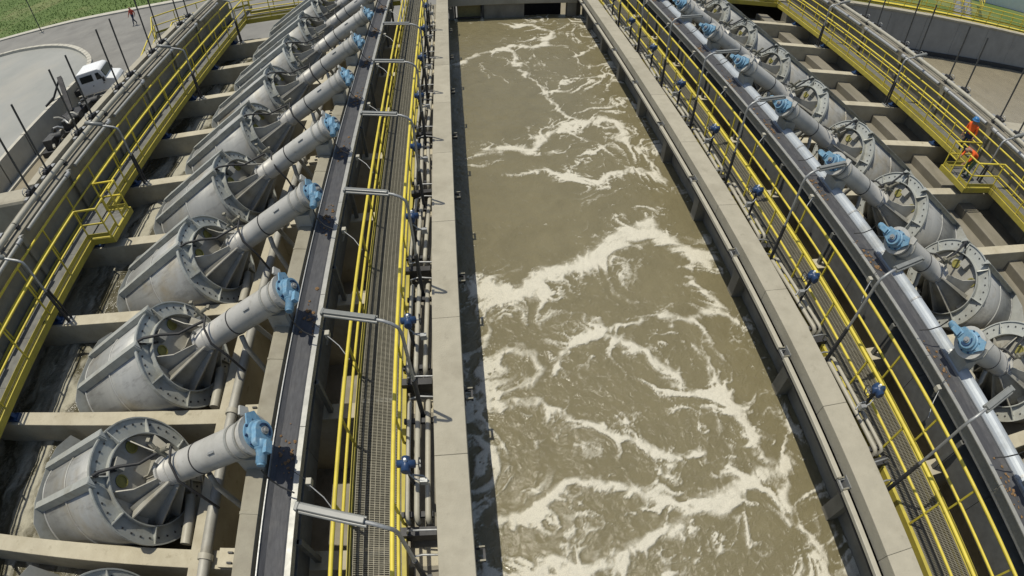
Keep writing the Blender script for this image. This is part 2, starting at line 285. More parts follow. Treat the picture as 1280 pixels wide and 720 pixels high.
def main_foam(X, Y):
    ny, nx = X.shape; st = float(X[0,1]-X[0,0])
    # swirling flow: streaks are drawn along the stream lines of a noise stream function
    psi = fbm(X*.42+5, Y*.40+2, 601, 2, .45)*3.0 + fbm(X*1.6, Y*1.6, 621, 3, .5)*.33
    gy, gx = np.gradient(psi, st); sp = np.hypot(gx, gy)+1e-6; vx, vy = gy/sp, -gx/sp
    grain = fbm(X*9, Y*9, 641, 2, .7) + .35*fbm(X*2.6, Y*2.6, 651, 3, .6)
    acc = grain.copy(); jx, jy = np.meshgrid(np.arange(nx, dtype=np.float32), np.arange(ny, dtype=np.float32))
    mid = None
    for sgn in (1, -1):
        px, py = jx.copy(), jy.copy()
        for k in range(16):
            ix = np.clip(np.rint(px).astype(np.int32), 0, nx-1); iy = np.clip(np.rint(py).astype(np.int32), 0, ny-1)
            px = px + sgn*vx[iy, ix]*1.6; py = py + sgn*vy[iy, ix]*1.6
            acc += grain[np.clip(np.rint(py).astype(np.int32), 0, ny-1), np.clip(np.rint(px).astype(np.int32), 0, nx-1)]*(1-k/20)
        if sgn == 1: mid = (px, py)
    lic = (acc-acc.mean())/acc.std()
    wx = X + fbm(X*.8, Y*.8, 101, 4)*.8 + fbm(X*2.2, Y*2.2, 131, 4)*.35 + lic*.035; wy = Y + fbm(X*.8+9, Y*.8+4, 111, 4)*.8 + fbm(X*2.2+5, Y*2.2, 141, 4)*.35 + lic*.05
    best = np.zeros_like(X); halo = np.zeros_like(X)
    for (wd, a, pts) in FOAM:
        d = np.full_like(X, 9.); wd *= .50 if pts[0][1] < 5 else .85
        for (p, q) in zip(pts[:-1], pts[1:]):
            dx, dy = q[0]-p[0], q[1]-p[1]; l2 = dx*dx+dy*dy+1e-6
            t = np.clip(((wx-p[0])*dx+(wy-p[1])*dy)/l2, 0, 1)
            d = np.minimum(d, np.hypot(wx-p[0]-t*dx, wy-p[1]-t*dy))
        best = np.maximum(best, a*np.exp(-(d/wd)**2)); halo = np.maximum(halo, a*np.exp(-(d/(wd*2.2+.30))**2))
    region = np.clip(.45 + 2.4*fbm(X*.3+2, Y*.27+8, 251, 3), 0, 1)
    near = np.clip((9.5-Y)/6, 0, 1)
    right = np.clip((X-2.0)/2.0, 0, 1)*np.clip((Y-12)/3, 0, 1)*1.15
    calm = 1 - .95*np.exp(-(((X-2.0)/1.9)**2 + ((Y-20.3)/2.6)**2)) - .85*np.exp(-(((X-1.6)/1.8)**2 + ((Y-12.9)/1.3)**2)) - .8*np.exp(-(((X-2.9)/1.5)**2 + ((Y-6.8)/.6)**2))
    reg = np.clip((region*.40 + .70*near + .95*right)*np.clip(calm, 0, 1), 0, 1.1)
    ux = X + fbm(X*.55+3, Y*.55, 161, 3)*2.6 + lic*.03; uy = Y + fbm(X*.55, Y*.55+7, 171, 3)*2.6 + lic*.03
    n1 = fbm(ux*.9, uy*1.1, 201, 3, .5); n2 = fbm(ux*2.0+4, uy*2.5, 221, 3, .5)
    lace = np.exp(-np.abs(n1/.022)**1.4)*.75 + np.exp(-np.abs(n2/.028)**1.4)*.5
    s_ = np.clip((lic-.35)/1.6, 0, 1)                     # bright streaks only
    out = best*np.clip(.80 + .22*lic, .25, 1.15) + (s_*.95*np.clip(.72+2.2*fbm(X*.9+7, Y*.9, 661, 3), 0, 1) + 1.1*lace*np.clip(.55+.35*lic, 0, 1))*np.clip(halo*.75 + reg*.70, 0, .95) + halo*.06
    out = out + (.42*np.exp(-np.abs(X-7.05)/.10) + .35*np.exp(-np.abs(X+.55)/.12))*np.clip(.5+.5*lic, 0, 1)
    return np.clip(out, 0, 1.2)

# ------------------------------------------------------------------ the setting
def sheet(name, poly, z, m):
    me = bpy.data.meshes.new(name); me.from_pydata([(x, y, z) for x, y in poly], [], [tuple(range(len(poly)))])
    me.materials.append(M[m]); bm_fix(me)
    if me.polygons[0].normal.z < 0: me.flip_normals()
    o = bpy.data.objects.new(name, me); col.objects.link(o); tag(o, kind='structure'); return o
g = sheet('ground', [(-600,-300),(600,-300),(600,900),(-600,900)], -4.4, 'earth')
water_sheet('channel_water', -.79, 7.23, -2.0, 30.6, -1.7, .036, 'water', main_foam)
def side_foam(X, Y):
    wx = X + fbm(X*1.1, Y*.8, 401, 4)*.8 + fbm(X*4, Y*3, 405, 3)*.25; wy = Y + fbm(X*1.2+3, Y*1.2, 411, 4)*1.2
    st = fbm(wx*2.2, wy*.35, 421, 5); l = np.exp(-(fbm(wx*3, wy*1.0, 431, 4)/.05)**2)
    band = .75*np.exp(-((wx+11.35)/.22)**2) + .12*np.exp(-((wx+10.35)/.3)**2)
    return np.clip(.12 + .30*np.clip((-11.3-X)/.5, 0, 1) + st*1.5 + band*(.75 + 1.2*fbm(X*3, Y*3, 441, 4)) + l*.35*np.clip(.6+st*3, 0, 1), 0, 1)  # foam raised along the outer wall to lighten the shaded water there
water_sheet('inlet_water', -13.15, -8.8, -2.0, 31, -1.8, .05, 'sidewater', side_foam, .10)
for sd_ in (-1, 1):
    a, b_ = sorted((mx(sd_, -5.95), mx(sd_, -.9)))
    sheet('gallery_floor', [(a, Y0), (b_, Y0), (b_, Y1), (a, Y1)], -3.45, 'floor')
sheet('screen_channel_floor', [(12.0, Y0), (20.9, Y0), (20.9, Y1), (12.0, Y1)], -1.8, 'bench')
for (a, b_, z) in ((18.55, 19.35, -1.42), (17.2, 17.75, -1.6)):
    o = MB().boxb(a, b_, Y0, Y1, -2.2, z).build('channel_step', 'bench', None, .03); tag(o, '%s concrete step along the floor of the right screen channels' % ('wide outer' if a > 18 else 'narrow inner'), 'step')
sheet('screen_pit_floor', [(-8.2, Y0), (-5.9, Y0), (-5.9, Y1), (-8.2, Y1)], -3.3, 'floor')

# channel walls with coping slabs
def channel_wall(side):
    r = empty('channel_wall', (mx(side, -.65), 0, -5), 'concrete channel wall with flat coping along the %s edge of the brown water' % SIDE[side], 'wall')
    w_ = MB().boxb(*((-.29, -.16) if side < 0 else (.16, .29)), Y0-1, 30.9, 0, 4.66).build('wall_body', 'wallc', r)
    y = -2.06; k = 0
    for k in range(11):
        L_ = 3.2
        MB().boxb(-.298, .298, y+.0025, y+L_-.0025, 4.66, 5.0 + random.uniform(-.002, .002)).build('coping_slab', 'cap', r, .012); y += L_
    s = 1 if side < 0 else -1
    for n in range(-1, 10):
        yc = 2.62 + P*n
        MB().boxb(min(-s*.155, s*.16), max(-s*.155, s*.16), yc-.16, yc+.16, 0, 4.655).build('pilaster', 'wallc', r, .01)
    return r
cwl = channel_wall(-1); cwr = channel_wall(1)
# brackets on the walls over the water; the right wall carries a rail on them
def wall_brackets(side):
    s = 1 if side < 0 else -1
    x_edge = -.355 if side < 0 else 6.787
    for n in range(0, 9):
        y = (2.58 if side < 0 else 2.76) + P*n
        b_ = empty('wall_bracket', (x_edge, y, -.3), '%s steel bracket on the %s channel wall, %s' % ('small dark' , SIDE[side], nth(n)), 'bracket', 'brackets on the channel walls')
        m = MB(); m.bar((0,-.1,-.05), (s*.16,-.1,-.05), .03, .05); m.bar((0,.1,-.05), (s*.16,.1,-.05), .03, .05); m.bar((s*.15,-.13,-.05), (s*.15,.13,-.05), .04, .06); m.boxb(min(0,s*.015), max(0,s*.015), -.14, .14, -.22, .06)
        m.build('bracket_frame', 'dark' if side < 0 else 'galv', b_)
        for yy in (-.12, .12): MB().box((s*.1,yy,.01), (.14,.03,.03)).build('clamp', 'grate', b_)
wall_brackets(-1); wall_brackets(1)
r = empty('wall_rail', (6.66, 0, -.34), 'long pale steel rail hung along the right channel wall just above the water', 'rail')
MB().boxb(-.03, .5, Y0, 31, -.15, -.11).build('sun_stop_plate', 'dark', r)  # dark plate added to stop sunlight falling between rail and coping
for n in range(-1, 10): MB().boxb(-.055, .055, 2.76+P*n+.14, 2.76+P*(n+1)-.14, -.05, .05).build('rail_length', 'pvc', r, .01)

# end of the channel: slab over dark openings
e = empty('end_wall', (3.2, 30.3, -4), 'concrete end wall with two dark openings closing the far end of the channel', 'wall')
m = MB(); m.boxb(-3.56, -3.28, 0, .5, 0, 4.2); m.build('pier', 'wallc', e, .01)
MB().boxb(-1.62, .62, .03, .5, 0, 3.1).build('wall_panel', 'wallc', e, .01)
MB().boxb(3.05, 3.58, 0, .5, 0, 4.2).build('pier', 'wallc', e, .01)
MB().boxb(-3.58, 3.6, -.06, 2.6, 3.11, 4.1).build('deck_slab', 'cap', e, .02)
m = MB(); m.boxb(-3.27, -3.17, -.05, .05, 2.36, 3.1); m.boxb(-1.72, -1.62, -.05, .02, 2.36, 3.1); m.boxb(-3.16, -1.73, -.05, .05, 2.36, 2.44); m.build('gate_frame', 'dark', e)
MB().boxb(-3.1, -1.8, .3, .36, 2.0, 3.0).build('lit_opening_panel', 'lit_ochre', e)  # ochre sheet standing in for the lit surface behind the opening
MB().boxb(.64, 3.04, 1.9, 2.0, 0, 3.1).build('back_panel', 'dark', e)

# divider walls and longitudinal beams of both banks
XO = {-1: -13.1, 1: 20.85}
for side in (-1, 1):
    for n in range(-1, 9):
        yf = 2.98 + P*n
        a, b_ = sorted((XO[side], mx(side, -.88)))
        o = MB().boxb(a, b_, yf-.37, yf, -4.3, -.98).build('divider_wall', 'concrete', None, .015)
        tag(o, 'beige concrete divider wall between %s-bank drum screens, %s' % (SIDE[side], nth(n+1)), 'wall', 'divider walls between the drum screens')
    a, b_ = sorted((mx(side, -5.9), mx(side, -5.62)))
    o = MB().boxb(a, b_, Y0, Y1, -4.2, -.972).build('long_beam', 'concrete', None, .015); tag(o, 'long narrow concrete beam beside the pipe on the %s bank' % SIDE[side], 'beam')
    a, b_ = sorted((mx(side, -4.72), mx(side, -4.5)))
    o = MB().boxb(a, b_, Y0, Y1, -4.2, -.90).build('ledge_beam', 'concrete', None, .015); tag(o, 'concrete ledge beam with bolts under the %s conveyor' % SIDE[side], 'beam')
    p_ = empty('service_pipe', (mx(side, -5.48), 0, -.84), 'grey steel pipe lying along the long beam on the %s bank' % SIDE[side], 'pipe')
    for n in range(-1, 9):
        MB().path([(0, 2.8+P*n-P+.02, 0), (0, 2.8+P*n-.02, 0)], .115, 14).build('pipe_length', 'plate', p_)
        MB().path([(0, 2.8+P*n-.07, 0), (0, 2.8+P*n+.05, 0)], .15, 14).build('pipe_coupling', 'pvc', p_)
    # bolt plates on the ledge
    for n in range(0, 9):
        yb = 2.8 + P*n
        o = empty('ledge_bracket', (mx(side, -4.72), yb, -.9), 'small bolted plate on the %s ledge beam, %s' % (SIDE[side], nth(n)), 'bracket', 'bolted plates on the ledge beams')
        s = 1 if side < 0 else -1
        MB().boxb(min(-s*.5, 0), max(-s*.5, 0), -.18, .2, -.06, .03).build('plate', 'concrete', o, .008)
        for k in (-.1, .1): MB().box((-s*.25, k, .05), (.1, .035, .05)).build('bolt', 'dark', o)

# ------------------------------------------------------------------ drum screen machine
CU, SU = math.cos(R(30)), math.sin(R(30))
def fr(u, n, y): return (u*CU - n*SU, y, u*SU + n*CU)
def drum_screen():
    r = empty('drum_screen', (0,0,0), 'x', 'drum screen', 'inclined drum screens along both banks')
    d = MB(); d.lathe([(-2.95,1.20),(-2.95,1.235),(-.01,1.235),(-.01,1.20),(-2.95,1.20)], fr, 56)
    dr = d.build('drum', 'drum', r)
    for u_ in (-2.9, -1.5): MB().lathe([(u_,1.236),(u_,1.262),(u_+.05,1.262),(u_+.05,1.236)], fr, 56).build('hoop', 'drum', dr)
    rg = MB(); rg.lathe([(-.04,1.33),(.05,1.33),(.05,1.30),(.012,1.30),(.012,.97),(.17,.97),(.17,.945),(-.3,.945),(-.3,.97),(-.04,.97),(-.04,1.33)], fr, 56, sm=False)
    ring = rg.build('ring_flange', 'ring', r)
    gm = MB(); gm.prism([(.975,.012),(1.295,.012),(1.295,.05),(1.0,.165),(.975,.165)], lambda n, u, y: fr(u, n, y), -.011, .011)
    gme = gm.mesh('gusset', 'ring')
    ax = Vector(fr(1,0,0))
    for k in range(8):
        o = inst(gme, 'gusset', ring); o.matrix_local = Matrix.Rotation(R(20+45*k), 4, ax)
    bl = MB()
    for k in range(36):
        a = R(10*k+5); c = (1.18*math.cos(a), 1.18*math.sin(a))
        bl.prism([(-.018,-.018),(.018,-.018),(.018,.018),(-.018,.018)], lambda p, q, t: fr(t, c[0]+p, c[1]+q), .012, .032)
    o = bl.build('ring_bolts', 'dark', ring); tag(o, kind='stuff')
    # inner basket wall and back end
    MB().lathe([(-2.8,.0),(-2.8,1.19)], fr, 40).build('drum_bottom', 'plate', r)
    MB().lathe([(-.3,.955),(-1.2,.955),(-1.2,1.19)], fr, 40).build('basket', 'plate', r)
    # guide rails
    for y_ in (-.56, .42):
        nn = math.sqrt(1.24**2 - y_**2)
        g_ = MB(); g_.prism([(nn-.03,-.075),(nn+.17,-.075),(nn+.17,.09),(nn+.145,.09),(nn+.145,-.05),(nn-.03,-.05)], lambda n, y, u: fr(u, n, y_+y), -3.02, .14)
        g_.prism([(nn+.0,-.05),(nn+.16,-.05),(nn+.16,.07)], lambda n, y, u: fr(u, n, y_+y), .14, .16)
        g_.build('guide_rail', 'ring', r)
    # inlet plate behind the drum
    ip = MB(); ip.prism([(-1.9,-1.38),(-1.9,1.38),(1.02,1.38),(1.25,.95),(1.32,.5),(1.32,-.5),(1.2,-.95),(.80,-1.38)], lambda n, y, u: fr(u, n, y), -3.0, -2.97); ip.build('inlet_plate', 'ring', r)
    # funnel below the tube, with fins
    fu = MB(); fu.lathe([(-.25,.93),(.25,.60),(.95,.295),(.95,.31),(.25,.62),(-.25,.945)], fr, 40, 70, 290, sm=True); fn = fu.build('funnel', 'plate', r)
    for a in (78, 118, 148, 180, 212, 242, 282):
        m_ = MB(); m_.prism([(-.1,.84),(.25,.605),(1.0,.28),(1.1,.30),(1.1,.34),(.16,.94),(.0,.94)], lambda u, n, t: fr(u, n*math.cos(R(a)) - t*math.sin(R(a)), n*math.sin(R(a)) + t*math.cos(R(a))), -.012, .012)
        m_.build('fin', 'plate', fn)
    # hopper side plates in the upper half
    for s_ in (-1, 1):
        m_ = MB(); m_.prism([(.008,.05),(.85,.06),(.9,.28),(.4,.50),(.06,.88),(.008,.88)], lambda u, n, t: fr(u, n*.86, s_*(.26+.46*(1-min(1,max(0,(u+.3)/1.2)))+t)), -.012, .012); m_.build('hopper_plate', 'plate', r)
    m_ = MB(); m_.prism([(.008,-.74),(.008,.74),(.9,.28),(.9,-.28)], lambda u, y, t: fr(u, .04+t, y), -.012, .012); m_.build('hopper_floor', 'plate', r)
    m_ = MB(); m_.prism([(-.02,.1),(.25,.1),(.95,.35),(.9,.06),(0,.04)], lambda u, n, t: fr(u, n+.05, t), -.012, .012); m_.build('hopper_rib', 'plate', r)
    m_ = MB(); m_.boxb(-.02,.02,-.75,.75,-.02,.02)
    bk = MB(); bk.prism([(-.2,-.92)] + [(.94*math.cos(R(a)), .94*math.sin(R(a))) for a in range(-90, 91, 15)] + [(-.2,.92)], lambda n, y, u: fr(u, n, y), -.02, .006); bkp = bk.build('end_plate', 'plate', r)
    for y_ in (-.26, .50):
        m_ = MB(); m_.lathe([(.007,0),(.007,.135),(.04,.135),(.04,.105),(.02,.105),(.02,0)], lambda u, n, y: fr(u, n+.56, y+y_), 18, sm=False); m_.build('port', 'port', bkp)
    m_ = MB(); m_.prism([(.64,-.11),(.86,-.11),(.86,.11),(.64,.11)], lambda n, y, u: fr(u, n, y), .007, .20); m_.build('spray_box', 'plate', r)
    # screw tube
    tb = MB(); tb.lathe([(.78,.0),(.78,.30),(.84,.30),(.84,.285),(2.0,.30),(3.60,.305)], fr, 32); tu = tb.build('screw_tube', 'tube', r)
    for u_, w_, r_ in ((.80,.07,.33),(1.12,.05,.30),(2.05,.03,.310),(3.18,.06,.322),(3.44,.05,.33)):
        MB().lathe([(u_,.286),(u_,r_),(u_+w_,r_),(u_+w_,.286)], fr, 32, sm=False).build('band', 'bright' if u_ > 3 else 'tube' if u_ != 2.05 else 'dark', tu)
    MB().lathe([(3.60,0),(3.60,.36),(3.66,.36),(3.66,0)], fr, 28, sm=False).build('end_flange', 'tube', tu)
    ear = MB(); ear.prism([(.16,.24),(.38,.21),(.41,.36),(.25,.40)], lambda n, y, u: fr(u, n, y), 3.605, 3.655); ear.build('lifting_ear', 'tube', tu)
    lb = MB(); lb.prism([(-.09,-.05),(.09,-.05),(.09,.05),(-.09,.05)], lambda u, y, n: fr(2.75+u, math.sqrt(.285**2-.16**2)+n, -.17+y), -.01, .012); lb.build('name_plate', 'galv', tu)
    # gear box and motor
    fr0 = fr
    def frg(u, n, y): return fr0(3.665+(u-3.665)*.9, n*.80, y*.80)
    gb = MB(); gb.lathe([(3.665,0),(3.665,.33),(3.70,.33),(3.71,.275),(3.80,.275),(3.815,.24),(3.86,.22),(3.86,.13),(3.90,.13),(3.90,0)], frg, 24, sm=False); ge = gb.build('gear_box', 'blue', r)
    dm = Vector(fr(0, -.12, -.99)).normalized(); c0 = Vector(frg(3.84, -.02, -.05))
    mo = MB(); mo.path([c0+dm*.12, c0+dm*.26, c0+dm*.265, c0+dm*.31, c0+dm*.315, c0+dm*.50, c0+dm*.505, c0+dm*.54], [.125,.125,.10,.10,.09,.09,.07,.07], 16); mot = mo.build('motor', 'blue', r)
    m_ = MB(); bxp = c0+dm*.24+Vector(fr(.14,0,0)); m_.bar(bxp-dm*.09, bxp+dm*.12, .12, .09, fr(1,0,0)); m_.build('terminal_box', 'blue', mot)
    lob = []
    for k in range(28):
        a = 2*math.pi*k/28; lob.append((.235*math.cos(a), .235*math.sin(a)) if abs((a+math.pi-R(268)) % (2*math.pi) - math.pi) > 1.0 else (.235*math.cos(a)+.17*math.cos(R(268)), .235*math.sin(a)*.8+.2*math.sin(R(268))))
    m_ = MB(); m_.prism(lob, lambda n, y, u: frg(u, n, y), 3.80, 3.925); m_.build('gear_cover', 'blue', ge, .015)
    m_ = MB(); m_.prism([(-.05,.31),(.30,.05),(.38,.30),(.2,.44)], lambda n, y, u: frg(u, n, y), 3.70, 3.74); m_.build('torque_arm', 'blue', ge)
    m_ = MB(); m_.lathe([(3.926,0),(3.926,.085),(3.96,.085),(3.96,.05),(4.0,.045),(4.0,0)], frg, 14, sm=False); m_.build('hub', 'galv', ge)
    m_ = MB(); m_.lathe([(3.926,.125),(3.95,.125),(3.95,.16),(3.926,.16)], frg, 22, 20, 200, sm=False); m_.build('cover_rib', 'navy', ge)
    for k in range(9):
        a = R(40*k+10); c = (.30*math.cos(a), .30*math.sin(a)); m_ = MB(); m_.prism([(-.022,-.022),(.022,-.022),(.022,.022),(-.022,.022)], lambda p, q, t: frg(t, c[0]+p, c[1]+q), 3.701, 3.74); m_.build('bolt', 'navy', ge)
    cable = MB(); e0 = c0+dm*.6; cable.path([e0, e0+Vector((.05,-.05,-.25)), e0+Vector((.2,-.12,-.42)), e0+Vector((.42,-.2,-.5))], .014, 6); cable.build('motor_cable', 'rubber', mot)
    # discharge chute under the tube end
    ch = MB(); ch.boxb(fr(3.3,0,0)[0]-.2, fr(3.3,0,0)[0]+.2, -.24, .24, fr(3.3,0,0)[2]-.72, fr(3.3,0,0)[2]-.28); ch.build('chute', 'plate', r)
    # supports
    for s_ in (-1, 1):
        p0 = Vector(fr(2.0, -.25, s_*.22)); m_ = MB(); m_.path([p0, p0+Vector((.05, s_*.12, -.25)), p0+Vector((.25, s_*.22, -.95)), p0+Vector((.28, s_*.24, -1.25))], .06, 8); m_.build('support_leg', 'plate', r)
    # hose from the rail head to the tube, and the valve cluster
    h = MB(); h.path([fr(.1,1.2,-.52), fr(.25,1.16,-.46), fr(.5,.92,-.3), fr(.75,.62,-.16), fr(1.05,.52,-.02), fr(1.35,.42,.1)], .032, 8); h.build('hose', 'rubber', r)
    h = MB(); h.path([fr(.1,1.15,-.46), fr(.02,.95,-.3), fr(.02,.72,-.12)], .025, 8); h.build('hose', 'rubber', r)
    vc = MB(); vc.path([fr(1.25,.36,.16), fr(1.25,.62,.2)], .05, 8); vc.path([fr(1.05,.50,.2), fr(1.5,.50,.2)], .045, 8); vc.path([fr(1.25,.62,.2), fr(1.25,.78,.26)], .03, 8)
    vc.box(fr(1.25,.8,.27), (.08,.08,.05)); vc.box(fr(1.5,.48,.24), (.07,.1,.07)); v_ = vc.build('valve_cluster', 'grate', r)
    h = MB(); h.path([fr(1.5,.42,.2), fr(1.52,.36,-.1), fr(1.55,.1,-.36), fr(1.6,-.35,-.45), fr(1.5,-.9,-.5)], .028, 8); h.build('hose', 'rubber', r)
    dp = MB(); x_ = .78; dp.path([(x_-.05,-.1,-.55), (x_,-.3,-.55), (x_+.02,-.5,-.55), (x_+.03,-.62,-.57), (x_+.03,-1.12,-.6)], .115, 12); dp.build('drain_pipe', 'pvc', r)
    return r
proto = drum_screen()
first = True
HOSE = 0
for side, rng in ((-1, range(-1, 9)), (1, range(-1, 9))):
    for k, n in enumerate(rng):
        o = proto if first else copy_tree(proto); first = False
        if side < 0: o.location = (-6.95, 4.24 + P*n, -.55)
        else: o.location = (XC2+6.95, 4.48 + P*n, -.55); o.rotation_euler.z = math.pi
        o.rotation_euler.x = random.uniform(-.006, .006); o.location.y += random.uniform(-.03, .03)
        for ch in o.children:
            nm_ = ch.name.split('.')[0]
            if nm_ in ('hose', 'valve_cluster'): ch.rotation_euler = (random.uniform(-.05,.05), random.uniform(-.04,.04), random.uniform(-.05,.05)); ch.location = (random.uniform(-.03,.03), random.uniform(-.05,.05), random.uniform(-.02,.03))
            if nm_ in ('gear_box', 'motor') : ch.location = (random.uniform(-.01,.01), 0, random.uniform(-.01,.01))
        o['label'] = 'grey inclined drum screen with blue gear motor on the %s bank, %s' % (SIDE[side], nth(k))

# ------------------------------------------------------------------ conveyors
def conveyor(side):
    s = 1 if side < 0 else -1
    r = empty('belt_conveyor', (mx(side, -3.55), 0, -.9), 'belt conveyor with bright steel lip running under the %s row of gear motors' % SIDE[side], 'conveyor')
    def X(a, b_): return (min(s*a, s*b_), max(s*a, s*b_))
    m = MB()
    pts = [(-.235,1.36),(-.15,1.30),(.15,1.30),(.235,1.36)]
    for i in range(3):
        (a, za), (b_, zb) = pts[i], pts[i+1]
        m.add([(s*a,Y0,za),(s*b_,Y0,zb),(s*b_,Y1,zb),(s*a,Y1,za)], [(0,1,2,3)])
    m.build('belt', 'belt', r)
    n_ = 0; y = Y0
    while y < Y1-.1:
        y2 = min(y+3.2, Y1)
        x = X(.24, .26); MB().boxb(*x, y+.003, y2-.003, 1.05, 1.40).build('side_plate', 'galv', r)
        x = X(.235, .335); MB().boxb(*x, y+.006, y2-.006, 1.40, 1.425).build('steel_lip', 'bright', r)
        x = X(-.26, -.24); MB().boxb(*x, y+.003, y2-.003, 1.05, 1.40).build('side_plate', 'galv', r)
        y = y2
    for n in range(-1, 9):
        yb = 2.8 + P*n
        for a in (-.3, .3): MB().boxb(*X(a-.05, a+.05), yb-.05, yb+.05, -.08, 1.05).build('leg', 'deck', r)
        MB().boxb(*X(-.3, .3), yb-.04, yb+.04, .96, 1.05).build('cross_bar', 'dark', r)
    r2 = empty('side_duct', (mx(side, -4.06), 0, -.9), 'long pale sheet steel duct beside the conveyor belt on the %s bank' % SIDE[side], 'duct')
    prof = [(-.17,.85),(.17,.85),(.17,1.28),(.15,1.36),(-.11,1.40),(-.17,1.38)] if side < 0 else [(-.26,.85),(.22,.85)] + [(.22*math.cos(R(a))-.0, 1.22+.27*math.sin(R(a))) for a in range(0, 181, 15)] + [(-.26,1.2)]
    prof_ = [(-.22,.85),(.20,.85),(.20,1.22),(-.08,1.52),(-.20,1.52),(-.22,1.49)]
    y = Y0; 
    while y < Y1-.1:
        y2 = min(y+1.6, Y1)
        MB().prism([(s*a, b_) for a, b_ in prof], lambda a, b_, t: (a, t, b_), y+.004, y2-.004).build('duct_panel', 'duct' if side < 0 else 'cover', r2)
        MB().prism([(s*a*1.04, 1.1+(b_-1.1)*1.035) for a, b_ in prof], lambda a, b_, t: (a, t, b_), y-.025, y+.025).build('joint_band', 'duct' if side < 0 else 'galv', r2)
        y = y2
    for n in range(-1, 9):
        yb = 2.8 + P*n
        MB().boxb(-.06, .06, yb-.06, yb+.06, -.08, .85).build('leg', 'deck', r2)
    # far side runner rail next to the gap
    o = empty('support_beam', (mx(side, -3.62), 0, -.975), 'grey steel support beam in the gap beside the %s conveyor' % SIDE[side], 'beam')
    y = Y0
    while y < Y1-.1:
        MB().boxb(-.2, .2, y+.004, min(y+3.2, Y1)-.004, 0, .64).build('beam_length', 'deck', o, .01)
        MB().boxb(*X(-.25, -.202), y+.004, min(y+3.2, Y1)-.004, .45, .67).build('edge_angle', 'bright', o); y += 3.2
conveyor(-1); conveyor(1)
# screenings lying on the belts
bm = MB(); rr = random.Random(3)
for side in (-1, 1):
    for n in range(-1, 9):
        yc = (4.24 if side < 0 else 4.48) + P*n
        for k in range(26):
            x = mx(side, -3.55) + rr.gauss(0, .09); y = yc + rr.gauss(0, .34) + .1; sz = rr.uniform(.012, .05)
            if abs(x-mx(side, -3.55)) > .2: continue
            c = Vector((x, y, .415)); vs = [c+Vector((rr.uniform(.6,1.3)*sz*math.cos(a), rr.uniform(.6,1.3)*sz*math.sin(a), 0)) for a in (0,1.2,2.5,3.7,5.0)] + [c+Vector((0,0,sz*.7))]
            bm.add(vs, [(0,1,5),(1,2,5),(2,3,5),(3,4,5),(4,0,5),(4,3,2,1,0)])
o = bm.build('screenings', 'debris'); tag(o, 'brown screenings scattered on the conveyor belts', 'screenings', kind='stuff')
# pull-cord switches at the conveyor edge
for side in (-1, 1):
    s = 1 if side < 0 else -1
    pr = empty('pull_switch', (0,0,0), 'x', 'switch', 'pull cord switches beside the conveyors')
    MB().boxb(-.05,.05,-.06,.06,-.04,.1).build('switch_box', 'pvc', pr, .01)
    MB().bar((0,0,-.04),(-s*.1,0,-.3),.04,.04).build('bracket_arm', 'galv', pr)
    MB().path([(0,-.05,.05),(s*.25,-.25,-.05),(s*.45,-.5,-.2)], .012, 6).build('conduit', 'galv', pr)
    MB().path([(0,0,.05),(-s*.3,.15,.3)], .008, 6).build('pull_cord', 'dark', pr)
    for n in range(0, 8):
        o = pr if n == 0 else copy_tree(pr)
        o.location = (mx(side, -3.05), (3.75 if side < 0 else 4.0) + P*n, .42)
        o['label'] = 'small pale pull-cord switch beside the %s conveyor lip, %s' % (SIDE[side], nth(n))

# ------------------------------------------------------------------ handrails and walkways
POST = MB().boxb(-.02, .02, -.02, .02, 0, 1.08).mesh('post', 'yellow')
def handrail(pts, z, label, group=None, h=1.1, spacing=1.6, closed=False, toe=True, name='handrail', mid=(.55,)):
    r = empty(name, (pts[0][0], pts[0][1], z), label, 'handrail', group or 'yellow handrails')
    o0 = Vector((pts[0][0], pts[0][1], 0)); L_ = [Vector((p[0], p[1], 0))-o0 for p in pts]
    MB().path([p+Vector((0,0,h)) for p in L_], .039, 8).build('top_rail', 'yellow', r)
    for mz in mid: MB().path([p+Vector((0,0,mz)) for p in L_], .032, 8).build('mid_rail', 'yellow', r)
    if toe:
        m = MB()
        for a, b_ in zip(L_[:-1], L_[1:]): m.bar(a+Vector((0,0,.11)), b_+Vector((0,0,.11)), .012, .14)
        m.build('toe_board', 'ydull', r)
    for i, (a, b_) in enumerate(zip(L_[:-1], L_[1:])):
        d = (b_-a).length; n = max(1, round(d/spacing))
        for k in range(n + (1 if i == len(L_)-2 else 0)):
            inst(POST, 'post', r, a+(b_-a)*k/n)
    return r
gr = MB()
for k in range(30): gr.boxb(-.44, .44, k*.034+.004, k*.034+.016, -.03, 0)
for k in range(10): gr.boxb(-.42+k*.0935-.006, -.42+k*.0935+.006, 0, 1.012, -.014, .003)
gr.boxb(-.445, -.437, 0, 1.01, -.035, .002); gr.boxb(.437, .445, 0, 1.01, -.035, .002)
GRATE = gr.mesh('grating_panel', 'grate')
